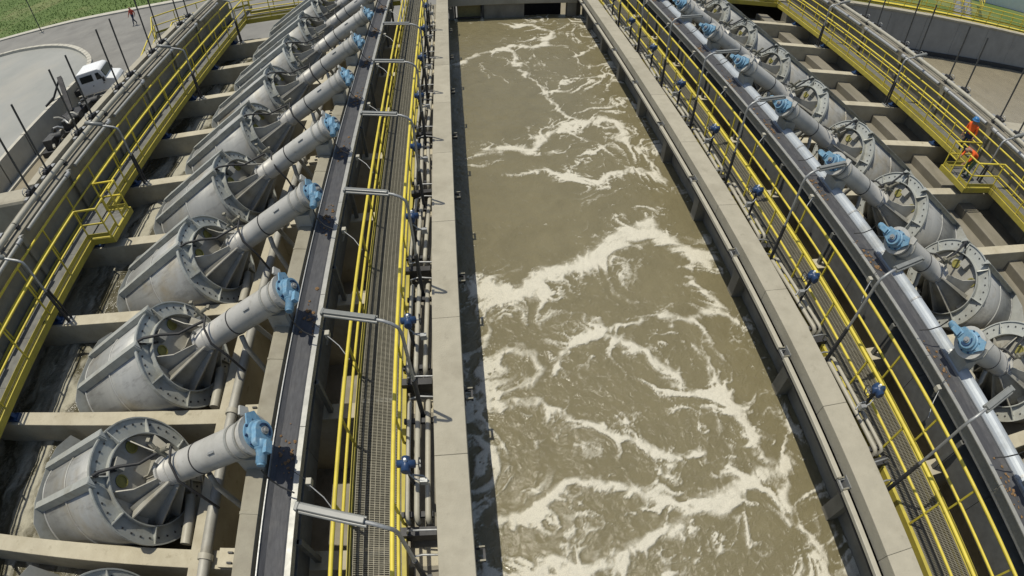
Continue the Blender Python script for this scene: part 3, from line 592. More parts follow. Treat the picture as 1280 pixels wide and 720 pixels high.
for side in (-1, 1):
    r = empty('walkway', (mx(side, -2.09), 0, -.6), 'long steel grating walkway with yellow stringers beside the %s channel wall' % SIDE[side], 'walkway')
    for k in range(32): inst(GRATE, 'grating_panel', r, (0, Y0+.1+k*1.02, 0))
    for a in (-1, 1): MB().boxb(a*.49-.04, a*.49+.04, Y0, Y1, -.2, .004).build('stringer', 'ydull', r)
    for n in range(-1, 9): MB().boxb(-.45, .45, 2.8+P*n-.05, 2.8+P*n+.05, -.19, -.05).build('cross_bearer', 'galv', r)
    for n in range(-1, 9): MB().boxb(-.55, .55, 2.62+P*n, 2.96+P*n, -.38, -.205).build('bearing_pad', 'concrete', r)
    handrail([(mx(side, -2.57), Y0), (mx(side, -2.57), Y1)], -.6, 'yellow handrail on the conveyor side of the %s grating walkway' % SIDE[side])
    handrail([(mx(side, -1.60), Y0), (mx(side, -1.60), Y1)], -.6, 'yellow handrail on the water side of the %s grating walkway' % SIDE[side], toe=False)

# pipe banks, actuators and light masts in the gap beside the channel wall
def pipe_bank(side):
    s = 1 if side < 0 else -1
    r = empty('pipe_bank', (0,0,0), 'x', 'pipes', 'short pipe banks beside the channel walls')
    for k, x in enumerate((-.17, 0, .2)):
        MB().path([(s*x, -1.05, -.25), (s*x, -1.05, -.03), (s*x, -.98, 0), (s*x, 1.3, 0), (s*x, 1.36, -.04), (s*x, 1.36, -.25)], .055 if k else .045, 8).build('pipe', 'pvc', r)
    for y in (-.95, .95): MB().boxb(-.28, .28, y-.05, y+.05, -.12, -.045).build('clamp', 'dark', r)
    MB().boxb(-.32, .32, -1.3, -1.14, -.5, -.18).build('base_block', 'dark', r)
    MB().path([(s*-.2,-1.25,-.2),(s*-.15,-1.28,.05),(s*.05,-1.3,.12),(s*.40,-1.3,.1)], .02, 8).build('conduit', 'galv', r)
    MB().path([(s*-.1,-1.75,-.4),(s*-.1,-1.72,-.05),(s*.1,-1.7,0),(s*.42,-1.7,-.05)], .02, 8).build('conduit', 'galv', r)
    return r
def actuator(side):
    s = 1 if side < 0 else -1
    r = empty('gate_actuator', (0,0,0), 'x', 'actuator', 'blue gate actuators beside the channel walls')
    MB().path([(0,0,-1.35),(0,0,-.12)], .05, 10).build('pedestal', 'dark', r)
    m = MB(); m.path([(0,-.2,0),(0,-.19,0),(0,.14,0),(0,.15,0)], [.08,.105,.105,.08], 14); m.build('body', 'navy', r)
    m = MB(); m.path([(-.2,0,0),(-.19,0,0),(.2,0,0),(.21,0,0)], [.05,.085,.085,.05], 14); m.build('motor', 'navy', r)
    MB().path([(0,.02,.08),(0,.02,.16)], [.045,.03], 12).build('dial', 'white', r)
    w_ = MB(); w_.lathe([(-.012,.11),(.012,.125),(-.012,.14),(-.012,.11)], lambda u, n, y: (s*(.3)+u*1.2, y, n), 20); hw = w_.build('handwheel', 'dark', r)
    m = MB(); m.path([(s*.2,0,0),(s*.31,0,0)], .02, 8); m.bar((s*.3,-.12,0),(s*.3,.12,0),.02,.02); m.bar((s*.3,0,-.12),(s*.3,0,.12),.02,.02); m.build('wheel_shaft', 'galv', r)
    m = MB(); m.box((s*.34,-.22,-.35),(.16,.1,.14)); m.path([(0,-.1,-.2),(s*.15,-.2,-.28),(s*.36,-.25,-.3)], .02, 6); m.path([(0,0,-.45),(s*.3,-.05,-.42),(s*.42,-.15,-.5)], .025, 6); m.build('junction_box', 'galv', r)
    return r
def mast(side):
    s = 1 if side < 0 else -1; k = .25
    def A(x, z, y=0): return (-s*x, k*max(0, x-.1)+y, z)
    r = empty('light_mast', (0,0,0), 'x', 'lamp', 'twin tube light masts beside the walkways')
    MB().path([(0,0,0),(0,0,1.3)], .045, 10).build('mast_base', 'dark', r)
    MB().path([(0,0,1.3),(0,0,2.62),A(.03,2.78),A(.12,2.88),A(.26,2.93),A(.5,2.95)], .03, 10).build('mast_pole', 'galv', r)
    MB().boxb(-.1,.1,-.1,.1,0,.02).build('base_plate', 'dark', r)
    f = MB(); f.bar(A(.36,2.985), A(1.22,2.985), .085, .05); fx = f.build('lamp_housing', 'lens', r, .01)
    for y in (-.055, .055): MB().path([A(.34,2.945,y), A(1.22,2.945,y)], .024, 10).build('lamp_tube', 'lens', fx)
    MB().bar(A(1.22,2.965), A(1.27,2.965), .12, .08).build('end_cap', 'lens', fx, .01)
    return r
for side in (-1, 1):
    for fn, nm, x, y0, z, lab in ((pipe_bank, 'pb', -1.30, 4.35, -.30, 'bank of three short grey pipes beside the %s channel wall, %s'),
                                  (actuator, 'ac', -1.37, 3.92 if side < 0 else 4.2, .55, 'dark blue gate actuator on a pedestal beside the %s channel wall, %s'),
                                  (mast, 'ms', -1.2, 2.22 if side < 0 else 2.42, -.45, 'grey light mast with twin tube lamp beside the %s channel wall, %s')):
        pr = fn(side)
        for n in range(0, 8):
            o = pr if n == 0 else copy_tree(pr); o.location = (mx(side, x), y0 + P*n + random.uniform(-.05,.05), z); o.rotation_euler.z = random.uniform(-.06,.06) if nm != 'ms' else 0; o.scale = (.78,.78,1) if nm == 'ac' else (1,1,1); o['label'] = lab % (SIDE[side], nth(n))
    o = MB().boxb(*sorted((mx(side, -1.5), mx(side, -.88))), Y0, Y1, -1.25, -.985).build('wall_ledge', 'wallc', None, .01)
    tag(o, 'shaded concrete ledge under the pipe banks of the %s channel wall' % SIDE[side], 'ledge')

# ------------------------------------------------------------------ outer walkways, walls, stems
def outer(side):
    s = 1 if side < 0 else -1               # +1: channel lies towards +x
    xi = -12.0 if side < 0 else 19.7        # inner rail
    xo = -12.89 if side < 0 else 20.55
    lab = SIDE[side]
    jy0, jy1 = (12.15, 13.55) if side < 0 else (12.0, 13.4)
    jx = xi + s*(.85 if side < 0 else 1.6)
    r = empty('outer_walkway', (0, 0, -.5), 'yellow edged plate walkway along the %s outer wall' % lab, 'walkway', 'outer walkways')
    a, b_ = sorted((xi, xo))
    y = Y0
    while y < Y1-.1:
        MB().boxb(a+.05, b_-.05, y+.004, y+1.636, -.05, -.01).build('deck_plate', 'deck', r); y += 1.64
    a, b_ = sorted((xi+s*.02, jx)); MB().boxb(a, b_, jy0+.05, jy1-.05, -.05, -.012).build('deck_plate', 'deck', r)
    MB().boxb(min(xo, xo-s*.08), max(xo, xo-s*.08), Y0, Y1, -.2, 0).build('stringer', 'ydull', r)
    for (y0_, y1_) in ((Y0, jy0), (jy1, Y1)):
        MB().boxb(min(xi, xi+s*.09), max(xi, xi+s*.09), y0_, y1_, -.22, .0).build('stringer', 'ydull', r)
    for yy in (jy0, jy1): MB().boxb(min(xi+s*.09, jx), max(xi+s*.09, jx), yy-.045, yy+.045, -.22, .0).build('stringer', 'ydull', r)
    MB().boxb(min(jx, jx+s*.09), max(jx, jx+s*.09), jy0-.045, jy1+.045, -.22, .0).build('stringer', 'ydull', r)
    for n in range(-1, 9):
        yb = 2.8 + P*n
        MB().bar((xi-s*.05, yb, -.22), (xi+s*.12, yb, -.5), .1, .1).build('support_bracket', 'navy', r)
        MB().boxb(min(xi-s*.3, xi+s*.2), max(xi-s*.3, xi+s*.2), yb-.12, yb+.12, -.478, -.40).build('foot_plate', 'navy', r)
    handrail([(xi, Y0), (xi, jy0), (jx, jy0), (jx, jy0+.5)], -.5, 'yellow inner handrail of the %s outer walkway, near part up to the platform' % lab)
    handrail([(jx, jy1-.45), (jx, jy1), (xi, jy1), (xi, Y1)], -.5, 'yellow inner handrail of the %s outer walkway beyond the platform' % lab)
    handrail([(xo-s*.02, Y0), (xo-s*.02, Y1)], -.5, 'yellow handrail against the %s outer wall' % lab, toe=False)
    # outer wall A
    wx = xo - s*.2
    W = empty('outer_wall', (wx, 0, -4.3), 'tall concrete outer wall behind the %s outer walkway' % lab, 'wall')
    y = Y0-1
    while y < Y1:
        MB().boxb(min(0, -s*.3), max(0, -s*.3), y+.006, min(y+6.4, Y1+.5)-.006, 0, 5.35).build('wall_panel', 'wallc', W, .012); y += 6.4
    for n in range(-1, 9):
        yb = 1.2 + P*n
        MB().boxb(min(0, s*.1), max(0, s*.1), yb-.09, yb+.09, 3.8, 5.3).build('pilaster', 'wallc', W, .01)
    # pipes on the wall
    pz = .98
    pp = empty('wall_pipe', (wx+s*.14, 0, pz), 'silver pipe in short lengths along the %s outer wall top' % lab, 'pipe')
    for n in range(-1, 9):
        MB().path([(0, 1.5+P*n, 0), (0, 1.5+P*n+2.5, 0)], .065 if side < 0 else .09, 10).build('pipe_length', 'bright' if side < 0 else 'galv', pp)
        MB().path([(0, 1.5+P*n+2.52, 0), (0, 1.5+P*n+2.75, 0)], .085 if side < 0 else .115, 10).build('coupling', 'galv', pp)
    pp = empty('top_pipe', (wx-s*.3, 0, 1.2), 'weathered pipe lying on top of the %s outer wall' % lab, 'pipe')
    for n in range(-1, 9):
        MB().path([(0, 1.5+P*n+.02, 0), (0, 1.5+P*n+P-.02, 0)], .10, 12).build('pipe_length', 'pvc', pp)
        MB().box((0, 1.5+P*n, -.06), (.3, .12, .1)).build('pipe_saddle', 'dark', pp)
    # vertical posts between wall and walkway (pale conduits)
    cz = empty('wall_conduit', (0,0,0), 'x', 'conduit', 'pale conduits on the outer walls')
    MB().path([(0,0,-1.3),(0,0,.2)], .035, 8).build('tube', 'galv', cz)
    MB().box((0,0,.24), (.12,.12,.1)).build('cap', 'galv', cz)
    for n in range(0, 8):
        o = cz if n == 0 else copy_tree(cz); o.location = (wx+s*.06, 4.35+P*n, .75); o['label'] = 'pale vertical conduit on the %s outer wall, %s' % (lab, nth(n))
    # gate stems with drives
    st = empty('tall_spindle', (0,0,0), 'x', 'gate stem', 'dark gate stems along the outer walls')
    MB().path([(0,0,0),(0,0,2.65)], .035, 8).build('stem', 'pole', st)
    m = MB(); m.box((0,0,.12),(.22,.22,.2)); m.path([(0,-.22,.14),(0,.2,.14)], .075, 10); m.build('drive', 'dark', st)
    m = MB(); m.lathe([(-.012,.12),(.012,.135),(-.012,.15),(-.012,.12)], lambda u, n, y: (u-s*.24, y, n+.14), 16); m.path([(-s*.1,0,.14),(-s*.25,0,.14)], .02, 6); m.bar((-s*.24,-.14,.14),(-s*.24,.14,.14),.02,.02); m.build('handwheel', 'galv', st)
    MB().box((s*.02,.3,.06),(.16,.2,.12)).build('bracket', 'galv', st); MB().box((0,-.32,.05),(.14,.16,.1)).build('bracket', 'galv', st)
    ys = []
    base = 12.75 if side < 0 else 13.15
    step = 3.45 if side < 0 else 3.42
    for n in range(-3, 6): ys += [base+step*n, base+step*n+1.12]
    ys = [y for y in ys if y < 30 and y > 3]
    for k, y in enumerate(ys):
        o = st if k == 0 else copy_tree(st); o.location = (-13.75 if side < 0 else 21.25, y, 1.1 if side < 0 else 1.15); o['label'] = 'tall thin dark gate stem behind the %s outer wall, %s' % (lab, nth(k))
    bb = MB().boxb(*sorted((wx-s*.305, wx-s*1.0)), Y0, Y1, .55, .95).build('gate_beam', 'wallc', None, .01); tag(bb, 'concrete beam carrying the gate stems behind the %s outer wall' % lab, 'beam')
    # masts on the dividers
    mm = empty('walkway_lamp', (0,0,0), 'x', 'lamp', 'arm lamps over the outer walkways')
    MB().path([(0,-.05,0),(0,-.05,1.25)], .05, 8).build('mast_base', 'dark', mm); MB().path([(s*.02,.09,0),(-s*.02,.06,1.25)], .035, 8).build('brace', 'dark', mm)
    MB().path([(0,-.05,1.2),(0,-.05,2.2),(-s*.04,-.05,2.36),(-s*.18,-.05,2.45),(-s*.5,-.05,2.55),(-s*.95,-.05,2.7)], .035, 8).build('arm', 'galv', mm)
    MB().path([(-s*.55,-.05,2.60),(-s*.6,-.05,2.62),(-s*1.15,-.05,2.79),(-s*1.2,-.05,2.80)], [.03,.07,.07,.04], 10).build('lamp_head', 'lens', mm)
    MB().box((0,0,.015),(.26,.3,.03)).build('base_plate', 'galv', mm)
    for k, n in enumerate((0, 2, 4, 6, 8)):
        o = mm if k == 0 else copy_tree(mm)
        o.location = (xi + s*.42, 2.8+P*n + (0 if side < 0 else 3.2), -.975); o['label'] = 'dark arm lamp standing on a divider wall by the %s outer walkway, %s' % (lab, nth(k))
outer(-1); outer(1)

# second outer wall on the left and the cross wall
o = MB().boxb(-14.45, -14.05, 13.35, 27.5, -4.3, 1.12).build('parapet_wall', 'cap', None, .02); tag(o, 'pale topped concrete wall between the left gate stems and the truck lane', 'wall')
o = MB().boxb(-30, -14.02, 12.55, 13.33, -4.3, 1.09).build('cross_wall', 'cap', None, .12); tag(o, 'rounded concrete cross wall at the left edge of the photo', 'wall')
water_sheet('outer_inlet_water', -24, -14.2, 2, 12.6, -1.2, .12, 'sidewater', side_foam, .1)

# left surroundings
sheet('lane_ground', [(-25,13.4),(-14.5,13.4),(-14.5,60),(-25,60)], -3.5, 'earth')
sheet('road', [(-120,30),(-3,31),(10,51.2),(-30,50.8),(-50,53.2),(-120,62)], -3.495, 'asphalt')
padpts = [(-24.4,13.4),(-24.4,30.6),(-25.2,32.8),(-27.2,35.4),(-30.3,38.6),(-35.3,41.6),(-40.6,42.5),(-60,42.0),(-110,40.0),(-110,13.4)]
def smooth(pts, n=5):
    out = []
    for i in range(len(pts)-1):
        p0 = Vector(pts[max(i-1,0)]); p1 = Vector(pts[i]); p2 = Vector(pts[i+1]); p3 = Vector(pts[min(i+2,len(pts)-1)])
        for k in range(n):
            t = k/n; q = .5*((2*p1) + (p2-p0)*t + (2*p0-5*p1+4*p2-p3)*t*t + (3*p1-p0-3*p2+p3)*t**3); out.append((q.x, q.y))
    return out + [pts[-1]]
padpts = [padpts[0]] + smooth([(-24.4,27.0),(-24.4,30.6),(-25.0,33.6),(-27.4,36.6),(-31.0,39.4),(-35.8,41.5),(-42,42.4),(-60,42.0)]) + padpts[8:]
sheet('pavement', padpts, -2.25, 'pad')
pw = empty('kerb_wall', (-24.4, 13.4, -3.5), 'low pale rounded kerb wall around the paved pad at top left', 'wall')
line = padpts[:-2]
for (a, b_) in zip(line[:-1], line[1:]):
    nseg = max(1, round((Vector(b_)-Vector(a)).length/3))
    for k in range(nseg):
        p0 = Vector(a).lerp(Vector(b_), k/nseg)-Vector(padpts[0]); p1 = Vector(a).lerp(Vector(b_), (k+1)/nseg)-Vector(padpts[0])
        dd = (p1-p0).normalized()*.03; MB().bar((p0.x-dd.x,p0.y-dd.y,.72), (p1.x+dd.x,p1.y+dd.y,.72), .32, 1.5).build('kerb_length', 'kerb', pw)
k_ = empty('lane_kerb', (-23.9, 13.5, -3.5), 'thin pale kerb at the foot of the lane wall', 'kerb')
for k in range(7): MB().boxb(-.15, .15, k*2.4+.01, k*2.4+2.39, 0, .13).build('kerb_stone', 'kerb', k_)
cu = empty('road_kerb', (-120, 62, -3.5), 'long pale concrete kerb between grey road and lawn', 'kerb')
cl = [(-120,62),(-50,53.6),(-38.5,52.2),(-31.4,50.9),(-23.8,49.9),(-5,48.5)]
for (a, b_) in zip(cl[:-1], cl[1:]):
    n = max(1, round((Vector(b_)-Vector(a)).length/4))
    for k in range(n):
        p0 = Vector(a).lerp(Vector(b_), k/n)-Vector(cl[0]); p1 = Vector(a).lerp(Vector(b_), (k+.995)/n)-Vector(cl[0])
        MB().bar((p0.x,p0.y,.06), (p1.x,p1.y,.06), .75, .16).build('kerb_stone', 'kerb', cu)
sheet('lawn', [(-130,63),(-50,53.6),(-38.5,52.2),(-31.4,50.9),(-23.8,49.9),(-5,48.5),(40,60),(40,200),(-200,200),(-200,70)], -3.44, 'lawn')
gb = MB(); rr = random.Random(5)
for k in range(26000):
    x = rr.uniform(-75, -12); y = 50 + (rr.random()**1.5)*45
    t_ = (-x-23.8)/26.2; ylim = 49.9 + max(0, t_)*3.8 + .5
    if y < ylim: continue
    a = rr.uniform(0, 6.28); h = rr.uniform(.08, .22); w_ = rr.uniform(.03, .07); dx, dy = w_*math.cos(a), w_*math.sin(a); lx, ly = rr.gauss(0,.06), rr.gauss(0,.06)
    gb.add([(x-dx,y-dy,-3.45),(x+dx,y+dy,-3.45),(x+lx,y+ly,-3.45+h)], [(0,1,2)])
me = bpy.data.meshes.new('grass'); me.from_pydata(gb.v, [], gb.f); me.materials.append(M['blade']); o = bpy.data.objects.new('grass', me); col.objects.link(o)
tag(o, 'short green grass on the lawn beyond the road', 'grass', kind='stuff')
# yellow stair rails behind the left wall end
handrail([(-15.2,24.2),(-16.6,28.6),(-17.9,31.2),(-15.4,32.4),(-12.5,33.5)], -.5, 'yellow handrail around the landing behind the left wall end', toe=True)
handrail([(-14.8,26.8),(-15.6,29.2),(-14.2,30.0)], -.5, 'short inner yellow handrail on the landing behind the left wall end', toe=False)
o = MB().prism([(-14.6,24.4),(-15.3,24.0),(-18.0,31.3),(-15.4,32.5),(-12.4,33.6),(-12.4,31.5)], lambda a, b_, t: (a, b_, t), -.75, -.5).build('landing', 'deck', None); tag(o, 'plate landing with yellow rails behind the left wall end', 'landing')
MBs = MB(); 
o = MB().boxb(-14.4,-12.5,29.9,30.1,-.9,-.45).build('landing_beam', 'yellow', None); tag(o, 'yellow edge beam of the landing behind the left wall', 'beam')
# cross walkways at the far ends of both banks
for side in (-1, 1):
    a, b_ = sorted((mx(side, -11.9), mx(side, -3.0)))
    if side > 0: b_ = 19.6
    r = empty('end_walkway', ((a+b_)/2, 31.3, -.5), 'yellow cross walkway closing the far end of the %s bank' % SIDE[side], 'walkway', 'cross walkways at the far ends')
    L_ = (b_-a)/2
    for k in range(int(2*L_/1.5)): MB().boxb(-L_+k*1.5+.004, -L_+k*1.5+1.496, -.45, .45, -.05, 0).build('deck_plate', 'deck', r)
    for y in (-.5, .5): MB().boxb(-L_, L_, y-.05, y+.05, -.25, .004).build('stringer', 'ydull', r)
    handrail([(a, 30.85), (b_, 30.85)], -.5, 'yellow near handrail of the %s end walkway' % SIDE[side]); handrail([(a, 31.75), (b_, 31.75)], -.5, 'yellow far handrail of the %s end walkway' % SIDE[side])

# right surroundings: pond, retaining wall, rails
def pond_foam(X, Y):
    return np.clip(.05 + .25*fbm(X*.3, Y*.9, 501, 5), 0, .3)
M['pond'] = water_mat('pale_pond', (.245,.215,.15), (.35,.32,.25), 1)
water_sheet('pond_water', 21.7, 75, 4, 32.2, -3.4, .4, 'pond', pond_foam, .05)
rw = empty('retaining_wall', (23, 32.2, -4.3), 'grey streaked concrete retaining wall behind the pale pond', 'wall')
for k in range(14): MB().boxb(k*3.6+.01, k*3.6+3.59, 0, .45, 0, 3.86+k*.02).build('wall_panel', 'pondwall', rw, .02)
for k in range(14): MB().boxb(k*3.6+.01, k*3.6+3.59, -.12, -.002, .3, 1.25).build('wet_line_band', 'dark', rw)  # thin dark boxes added for the wet line along the wall foot
for k in range(14): MB().boxb(k*3.6+.006, k*3.6+3.594, -.05, .5, 3.87+k*.02, 4.04+k*.02).build('coping', 'cap', rw, .02)
sheet('yard_ground', [(10,32.7),(120,32.7),(120,140),(10,140)], -.9, 'earth')
sheet('yard_lawn', [(22,33.0),(90,33.6),(90,52),(22,48)], -.88, 'lawn')
handrail([(24, 33.0), (70, 33.4)], -.3, 'yellow handrail on top of the grey retaining wall', mid=(.4,.75))
handrail([(26, 34.3), (70, 34.9)], -.3, 'second yellow handrail behind the retaining wall', mid=(.4,.75))
handrail([(40, 34.9), (46.5, 41.5)], .2, 'slanting yellow stair rail at the top right', mid=(.4,.75)); handrail([(42.5, 34.9), (49, 41.5)], .3, 'outer slanting yellow stair rail at the top right', mid=(.4,.75))
wl = empty('yard_walkway', (24, 33.7, -.3), 'ochre plate walkway between the rails on the retaining wall', 'walkway')
for k in range(23): MB().boxb(k*2.0+.01, k*2.0+1.99, -.5, .5, -.06, -.01).build('deck_plate', 'yellow', wl)
st = empty('stair', (44, 38.2, -.6), 'yellow sided stair at the top right corner', 'stair')
for k in range(16): MB().boxb(-3.6+k*.42-.6, -3.6+k*.42+1.6, -3.1+k*.42, -3.1+k*.42+.36, .02*k, .05+.02*k).build('tread', 'galv', st)
o = MB().boxb(40.5, 60, 43.5, 44.1, -1, .6).build('yard_wall', 'white', None, .02); tag(o, 'white low wall at the far top right corner', 'wall')
o = MB().boxb(25.4, 34, 16.6, 18.3, -3.6, -1.0).build('concrete_block', 'cap', None, .04); tag(o, 'pale concrete slab standing in the pond at the right edge', 'slab')
pu = empty('pump_set', (24.4, 15.3, -1.6), 'dark pump machinery by the pale slab at the right edge', 'pump')
MB().boxb(-.9,.9,-.7,.7,-2,.1).build('plinth', 'wallc', pu, .03)
m = MB(); m.path([(-.5,0,.45),(.3,0,.45)], .28, 14); m.path([(.3,0,.45),(.75,0,.45)], .2, 14); m.build('pump_body', 'dark', pu); MB().path([(-.3,0,.5),(-.3,0,.95),(-.3,.4,1.1)], .12, 10).build('outlet', 'galv', pu); MB().box((.1,.0,.72),(.3,.2,.16)).build('terminal_box', 'white', pu)

# ------------------------------------------------------------------ truck and machinery in the lane
def truck():
    r = empty('truck', (-22.6, 30.9, -3.5), 'white cab truck parked in the lane at the upper left', 'truck', None, R(12)); r.scale = (.68, .68, .68)
    side = [(-1.9,.75),(-1.9,2.85),(-1.75,3.0),(.35,3.0),(.6,2.85),(.95,1.95),(1.75,1.7),(1.9,1.4),(1.9,.75)]
    b_ = MB(); b_.prism(side, lambda a, z, t: (a, t, z), -1.15, 1.15); b_.build('cab', 'white', r, .09)
    MB().boxb(-1.55, -.30, -1.175, -1.13, 2.0, 2.65).build('rear_side_window', 'glass', r)
    MB().prism([(.05,2.0),(.05,2.65),(.38,2.65),(.66,2.0)], lambda a, z, t: (a, t, z), -1.175, -1.13).build('side_window', 'glass', r)
    MB().prism([(.66,2.72),(.93,2.06),(.97,2.1),(.71,2.76)], lambda a, z, t: (a, t, z), -1.0, 1.0).build('windscreen', 'glass', r)
    MB().boxb(-1.93, -1.885, -.8, .8, 1.9, 2.55).build('rear_window', 'glass', r)
    for a in (-.55, .55): MB().boxb(a-.02, a+.1, -1.20, -1.15, 1.5, 1.56).build('door_handle', 'dark', r)
    for s_ in (-1, 1):
        MB().boxb(.7, .85, s_*1.38-.1, s_*1.38+.1, 1.75, 2.2).build('mirror', 'dark', r)
        MB().boxb(1.86, 1.94, s_*.8-.18, s_*.8+.18, 1.1, 1.35).build('headlight', 'lens', r)
    MB().boxb(1.91, 2.01, -1.1, 1.1, .5, .85).build('bumper', 'galv', r)
    MB().boxb(-6.6, -1.92, -.45, .45, .7, .95).build('chassis', 'dark', r)
    for x in (1.2, -4.6, -5.8):
        for s_ in (-1, 1):
            w_ = MB(); w_.lathe([(-.15,.28),(-.15,.48),(-.1,.52),(.1,.52),(.15,.48),(.15,.28)], lambda u, n, y: (x+y, s_*1.0+u, .52+n), 22); wh = w_.build('wheel', 'rubber', r)
            MB().lathe([(-.12,0),(-.12,.27),(.12,.27),(.12,0)], lambda u, n, y: (x+y, s_*1.0+u, .52+n), 16).build('rim', 'galv', wh)
    m = MB(); m.boxb(-3.4,-2.1,-1.1,1.1,.95,1.5); m.path([(-3.2,-.7,1.7),(-3.2,.7,1.7)],.25,12); m.build('hose_rack', 'dark', r)
truck()
bo = empty('loader_boom', (-23.3, 27.4, -3.5), 'dark slanting hydraulic boom beside the truck', 'boom'); bo.scale = (.62,)*3
MB().bar((.6,-.3,1.4), (-1.0,2.2,4.1), .45, .55).build('boom_arm', 'dark', bo); MB().bar((-1.9,1.2,2.6), (-2.6,.4,2.2), .2, .25).build('boom_tip', 'dark', bo)
MB().bar((-1.0,2.2,4.1), (-1.9,1.2,2.6), .18, .18).build('boom_link', 'dark', bo)
MB().boxb(-.2,1.8,-1.2,.6,0,1.4).build('boom_base', 'dark', bo, .05)
rr = random.Random(9)
for k, (x, y) in enumerate(((-22.5,24.4),(-22.4,26.4),(-22.1,28.2))):
    e_ = empty('machine_skid', (x, y, -3.5), ['dark machinery skid with pipes in the lane, nearest', 'dark machinery skid between truck and boom', 'dark machinery skid right behind the truck cab'][k], 'machinery', 'machinery skids in the lane')
    MB().boxb(-1,1,-.9,.9,.0,.5).build('skid_frame', 'dark', e_)
    e_.scale = (.75,.75,.62); m = MB(); m.boxb(-.7,.2,-.6,.5,.5,1.5); m.path([(-.2,.2,1.3),(.8,.2,1.4)],.3,12); m.build('engine', 'pole', e_, .05)
    for j in range(7):
        a = Vector((rr.uniform(-1,1), rr.uniform(-.9,.9), rr.uniform(.6,1.7))); b2 = a+Vector((rr.uniform(-.8,.8), rr.uniform(-.8,.8), rr.uniform(-.3,.6)))
        MB().path([a, (a+b2)/2+Vector((0,0,.15)), b2], rr.uniform(.05,.12), 8).build('pipe', rr.choice(['plate','dark','galv','pole']), e_)
lp = empty('road_sign_post', (-42.6, 51.6, -3.5), 'thin grey post standing by the lawn kerb at top left', 'post')
MB().path([(0,0,0),(-.3,0,4.2)], .05, 8).build('pole', 'pole', lp); MB().box((0,0,.05),(.4,.4,.1)).build('base', 'kerb', lp)

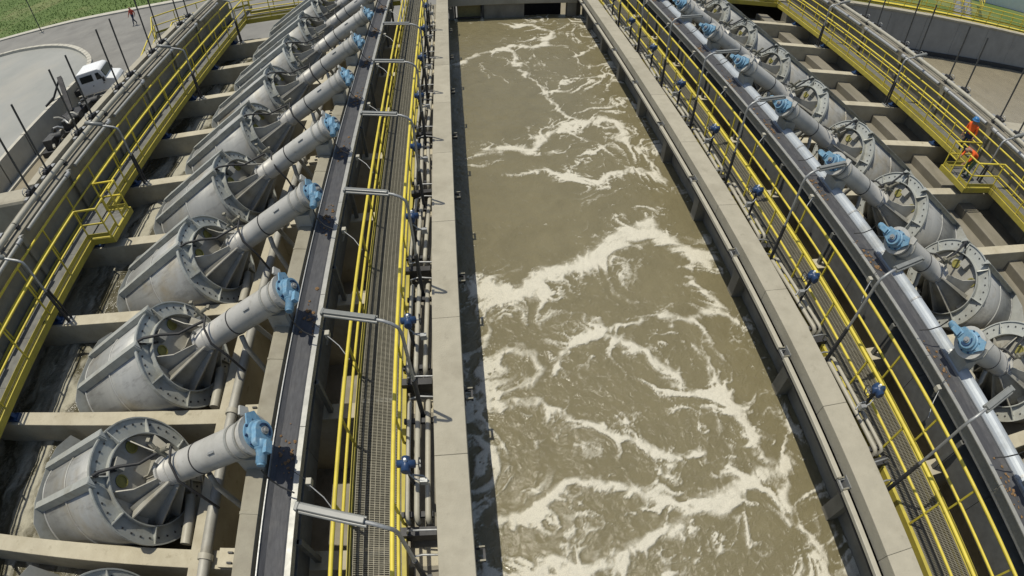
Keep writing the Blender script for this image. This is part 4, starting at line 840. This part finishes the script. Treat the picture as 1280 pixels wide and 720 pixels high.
# ------------------------------------------------------------------ people
def person(loc, rz, label, pose, vest, legs, helmet):
    """pose: dict joint -> (x, y, z) facing +y; built as one skinned surface"""
    J = pose; names = list(J); idx = {n: i for i, n in enumerate(names)}
    E_ = [('pelvis','waist'),('waist','chest'),('chest','neck'),('neck','head'),('head','crown'),('chest','shl'),('shl','ell'),('ell','wrl'),('wrl','hal'),('chest','shr'),('shr','elr'),('elr','wrr'),('wrr','har'),('pelvis','hpl'),('hpl','knl'),('knl','anl'),('anl','tol'),('pelvis','hpr'),('hpr','knr'),('knr','anr'),('anr','tor')]
    rad = dict(pelvis=.155, waist=.135, chest=.165, neck=.062, head=.098, crown=.085, shl=.075, shr=.075, ell=.05, elr=.05, wrl=.034, wrr=.034, hal=.038, har=.038, hpl=.10, hpr=.10, knl=.066, knr=.066, anl=.045, anr=.045, tol=.042, tor=.042)
    me = bpy.data.meshes.new('body'); me.from_pydata([J[n] for n in names], [(idx[a], idx[b_]) for a, b_ in E_], [])
    o = bpy.data.objects.new('body', me); col.objects.link(o)
    sk = o.modifiers.new('skin', 'SKIN'); 
    if not me.skin_vertices: me.skin_vertices.new() if hasattr(me.skin_vertices, 'new') else None
    if not me.skin_vertices:
        bpy.context.view_layer.objects.active = o
        bpy.ops.mesh.customdata_skin_add()
    for n in names:
        v = me.skin_vertices[0].data[idx[n]]; v.radius = (rad[n], rad[n]*(.8 if n in ('chest','waist','pelvis') else 1)); v.use_root = (n == 'pelvis')
    sb = o.modifiers.new('s', 'SUBSURF'); sb.levels = 1; sb.render_levels = 1
    dg = bpy.context.evaluated_depsgraph_get(); ev = o.evaluated_get(dg); nm = bpy.data.meshes.new_from_object(ev)
    bpy.data.objects.remove(o)
    # fingers and face joined into the body
    bm_ = bmesh.new(); bm_.from_mesh(nm)
    def addtube(pts, r_):
        t = MB().path(pts, r_, 6); base = [bm_.verts.new(p) for p in t.v]
        for f in t.f:
            try: bm_.faces.new([base[i] for i in f])
            except ValueError: pass
    for s_ in 'lr':
        h = Vector(J['ha'+s_]); d = (h-Vector(J['wr'+s_])).normalized(); sd_ = d.cross(Vector((0,0,1))); sd_ = sd_.normalized() if sd_.length > .1 else Vector((1,0,0)); dn = sd_.cross(d)
        for k, l in enumerate((.065,.078,.082,.075)):
            p = h+sd_*(-.03+.02*k); addtube([p, p+d*l*.6+dn*.01, p+d*l+dn*.035], .009)
        p = h-d*.03+sd_*.035*(1 if s_ == 'l' else -1); addtube([p, p+sd_*.03*(1 if s_ == 'l' else -1)+d*.03, p+sd_*.035*(1 if s_ == 'l' else -1)+d*.055], .0105)
    hd = Vector(J['head']); fwd = (hd-Vector(J['neck'])); fw2 = Vector((0,1,0)); fw2 = (fw2 - fw2.project(fwd)).normalized()
    addtube([hd+fw2*.09, hd+fw2*.125-fwd.normalized()*.02], [.018,.014])
    for s_ in (-1, 1): sd_ = fw2.cross(fwd).normalized()*s_; addtube([hd+sd_*.09, hd+sd_*.108], .022)
    bm_.to_mesh(nm); bm_.free()
    nm.materials.clear(); nm.materials.append(M[vest]); nm.materials.append(M[legs]); nm.materials.append(M['skin']); nm.materials.append(M['rubber'])
    pz = J['pelvis']; 
    for p in nm.polygons:
        c = p.center; p.use_smooth = True
        dj = min(names, key=lambda n: (Vector(J[n])-c).length)
        p.material_index = 3 if dj in ('tol','tor') else 1 if dj in ('hpl','hpr','knl','knr','anl','anr','pelvis') else 2 if dj in ('head','crown','neck','hal','har','wrl','wrr') else 0
    r = empty('person', loc, label, 'person', None, rz)
    b_ = bpy.data.objects.new('body', nm); col.objects.link(b_); b_.parent = r
    if helmet:
        ax_ = (Vector(J['crown'])-Vector(J['neck'])).normalized(); q = ax_.to_track_quat('Z', 'Y')
        m = MB(); m.lathe([(.0,.155),(.01,.155),(.015,.132),(.07,.125),(.12,.095),(.145,.045),(.15,0)], lambda u, n, y: tuple(q @ Vector((n, y*1.12, u)) + hd + ax_*.03), 20); m.build('helmet', helmet, r)
    m = MB(); return r
stand = dict(pelvis=(0,0,.95), waist=(0,0,1.1), chest=(0,.01,1.32), neck=(0,.02,1.5), head=(0,.05,1.61), crown=(0,.05,1.70), shl=(-.19,0,1.40), ell=(-.25,-.02,1.12), wrl=(-.24,.08,.90), hal=(-.24,.11,.82), shr=(.19,0,1.40), elr=(.25,-.02,1.12), wrr=(.24,.08,.90), har=(.24,.11,.82), hpl=(-.10,0,.88), knl=(-.11,.03,.49), anl=(-.11,0,.09), tol=(-.12,.15,.045), hpr=(.10,0,.88), knr=(.11,.03,.49), anr=(.11,0,.09), tor=(.12,.15,.045))
walk = dict(stand); walk.update(knl=(-.11,.16,.50), anl=(-.11,.20,.09), tol=(-.12,.35,.06), knr=(.11,-.05,.50), anr=(.11,-.28,.14), tor=(.12,-.16,.05), ell=(-.26,-.14,1.14), wrl=(-.25,-.12,.92), hal=(-.25,-.1,.84), elr=(.26,.1,1.13), wrr=(.24,.24,.95), har=(.24,.28,.88))
bend = dict(pelvis=(0,-.12,.88), waist=(0,.0,1.0), chest=(0,.22,1.12), neck=(0,.42,1.16), head=(0,.53,1.12), crown=(0,.62,1.09), shl=(-.19,.30,1.13), ell=(-.24,.36,.86), wrl=(-.2,.5,.68), hal=(-.19,.55,.61), shr=(.19,.30,1.13), elr=(.24,.36,.86), wrr=(.2,.5,.68), har=(.19,.55,.61), hpl=(-.10,-.1,.82), knl=(-.12,.06,.47), anl=(-.11,-.02,.09), tol=(-.12,.13,.045), hpr=(.10,-.1,.82), knr=(.12,.06,.47), anr=(.11,-.02,.09), tor=(.12,.13,.045))
person((-27.6, 45.2, -3.495), R(150), 'person in an orange vest walking on the grey road at top left', walk, 'red', 'trousers', None)
person((19.85, 14.25, -.51), R(100), 'person in orange with a blue helmet standing on the right outer walkway', stand, 'orange', 'trousers', 'helmet')
person((18.75, 12.75, -.512), R(80), 'person in orange bending over on the yellow right platform', bend, 'orange', 'green', None)
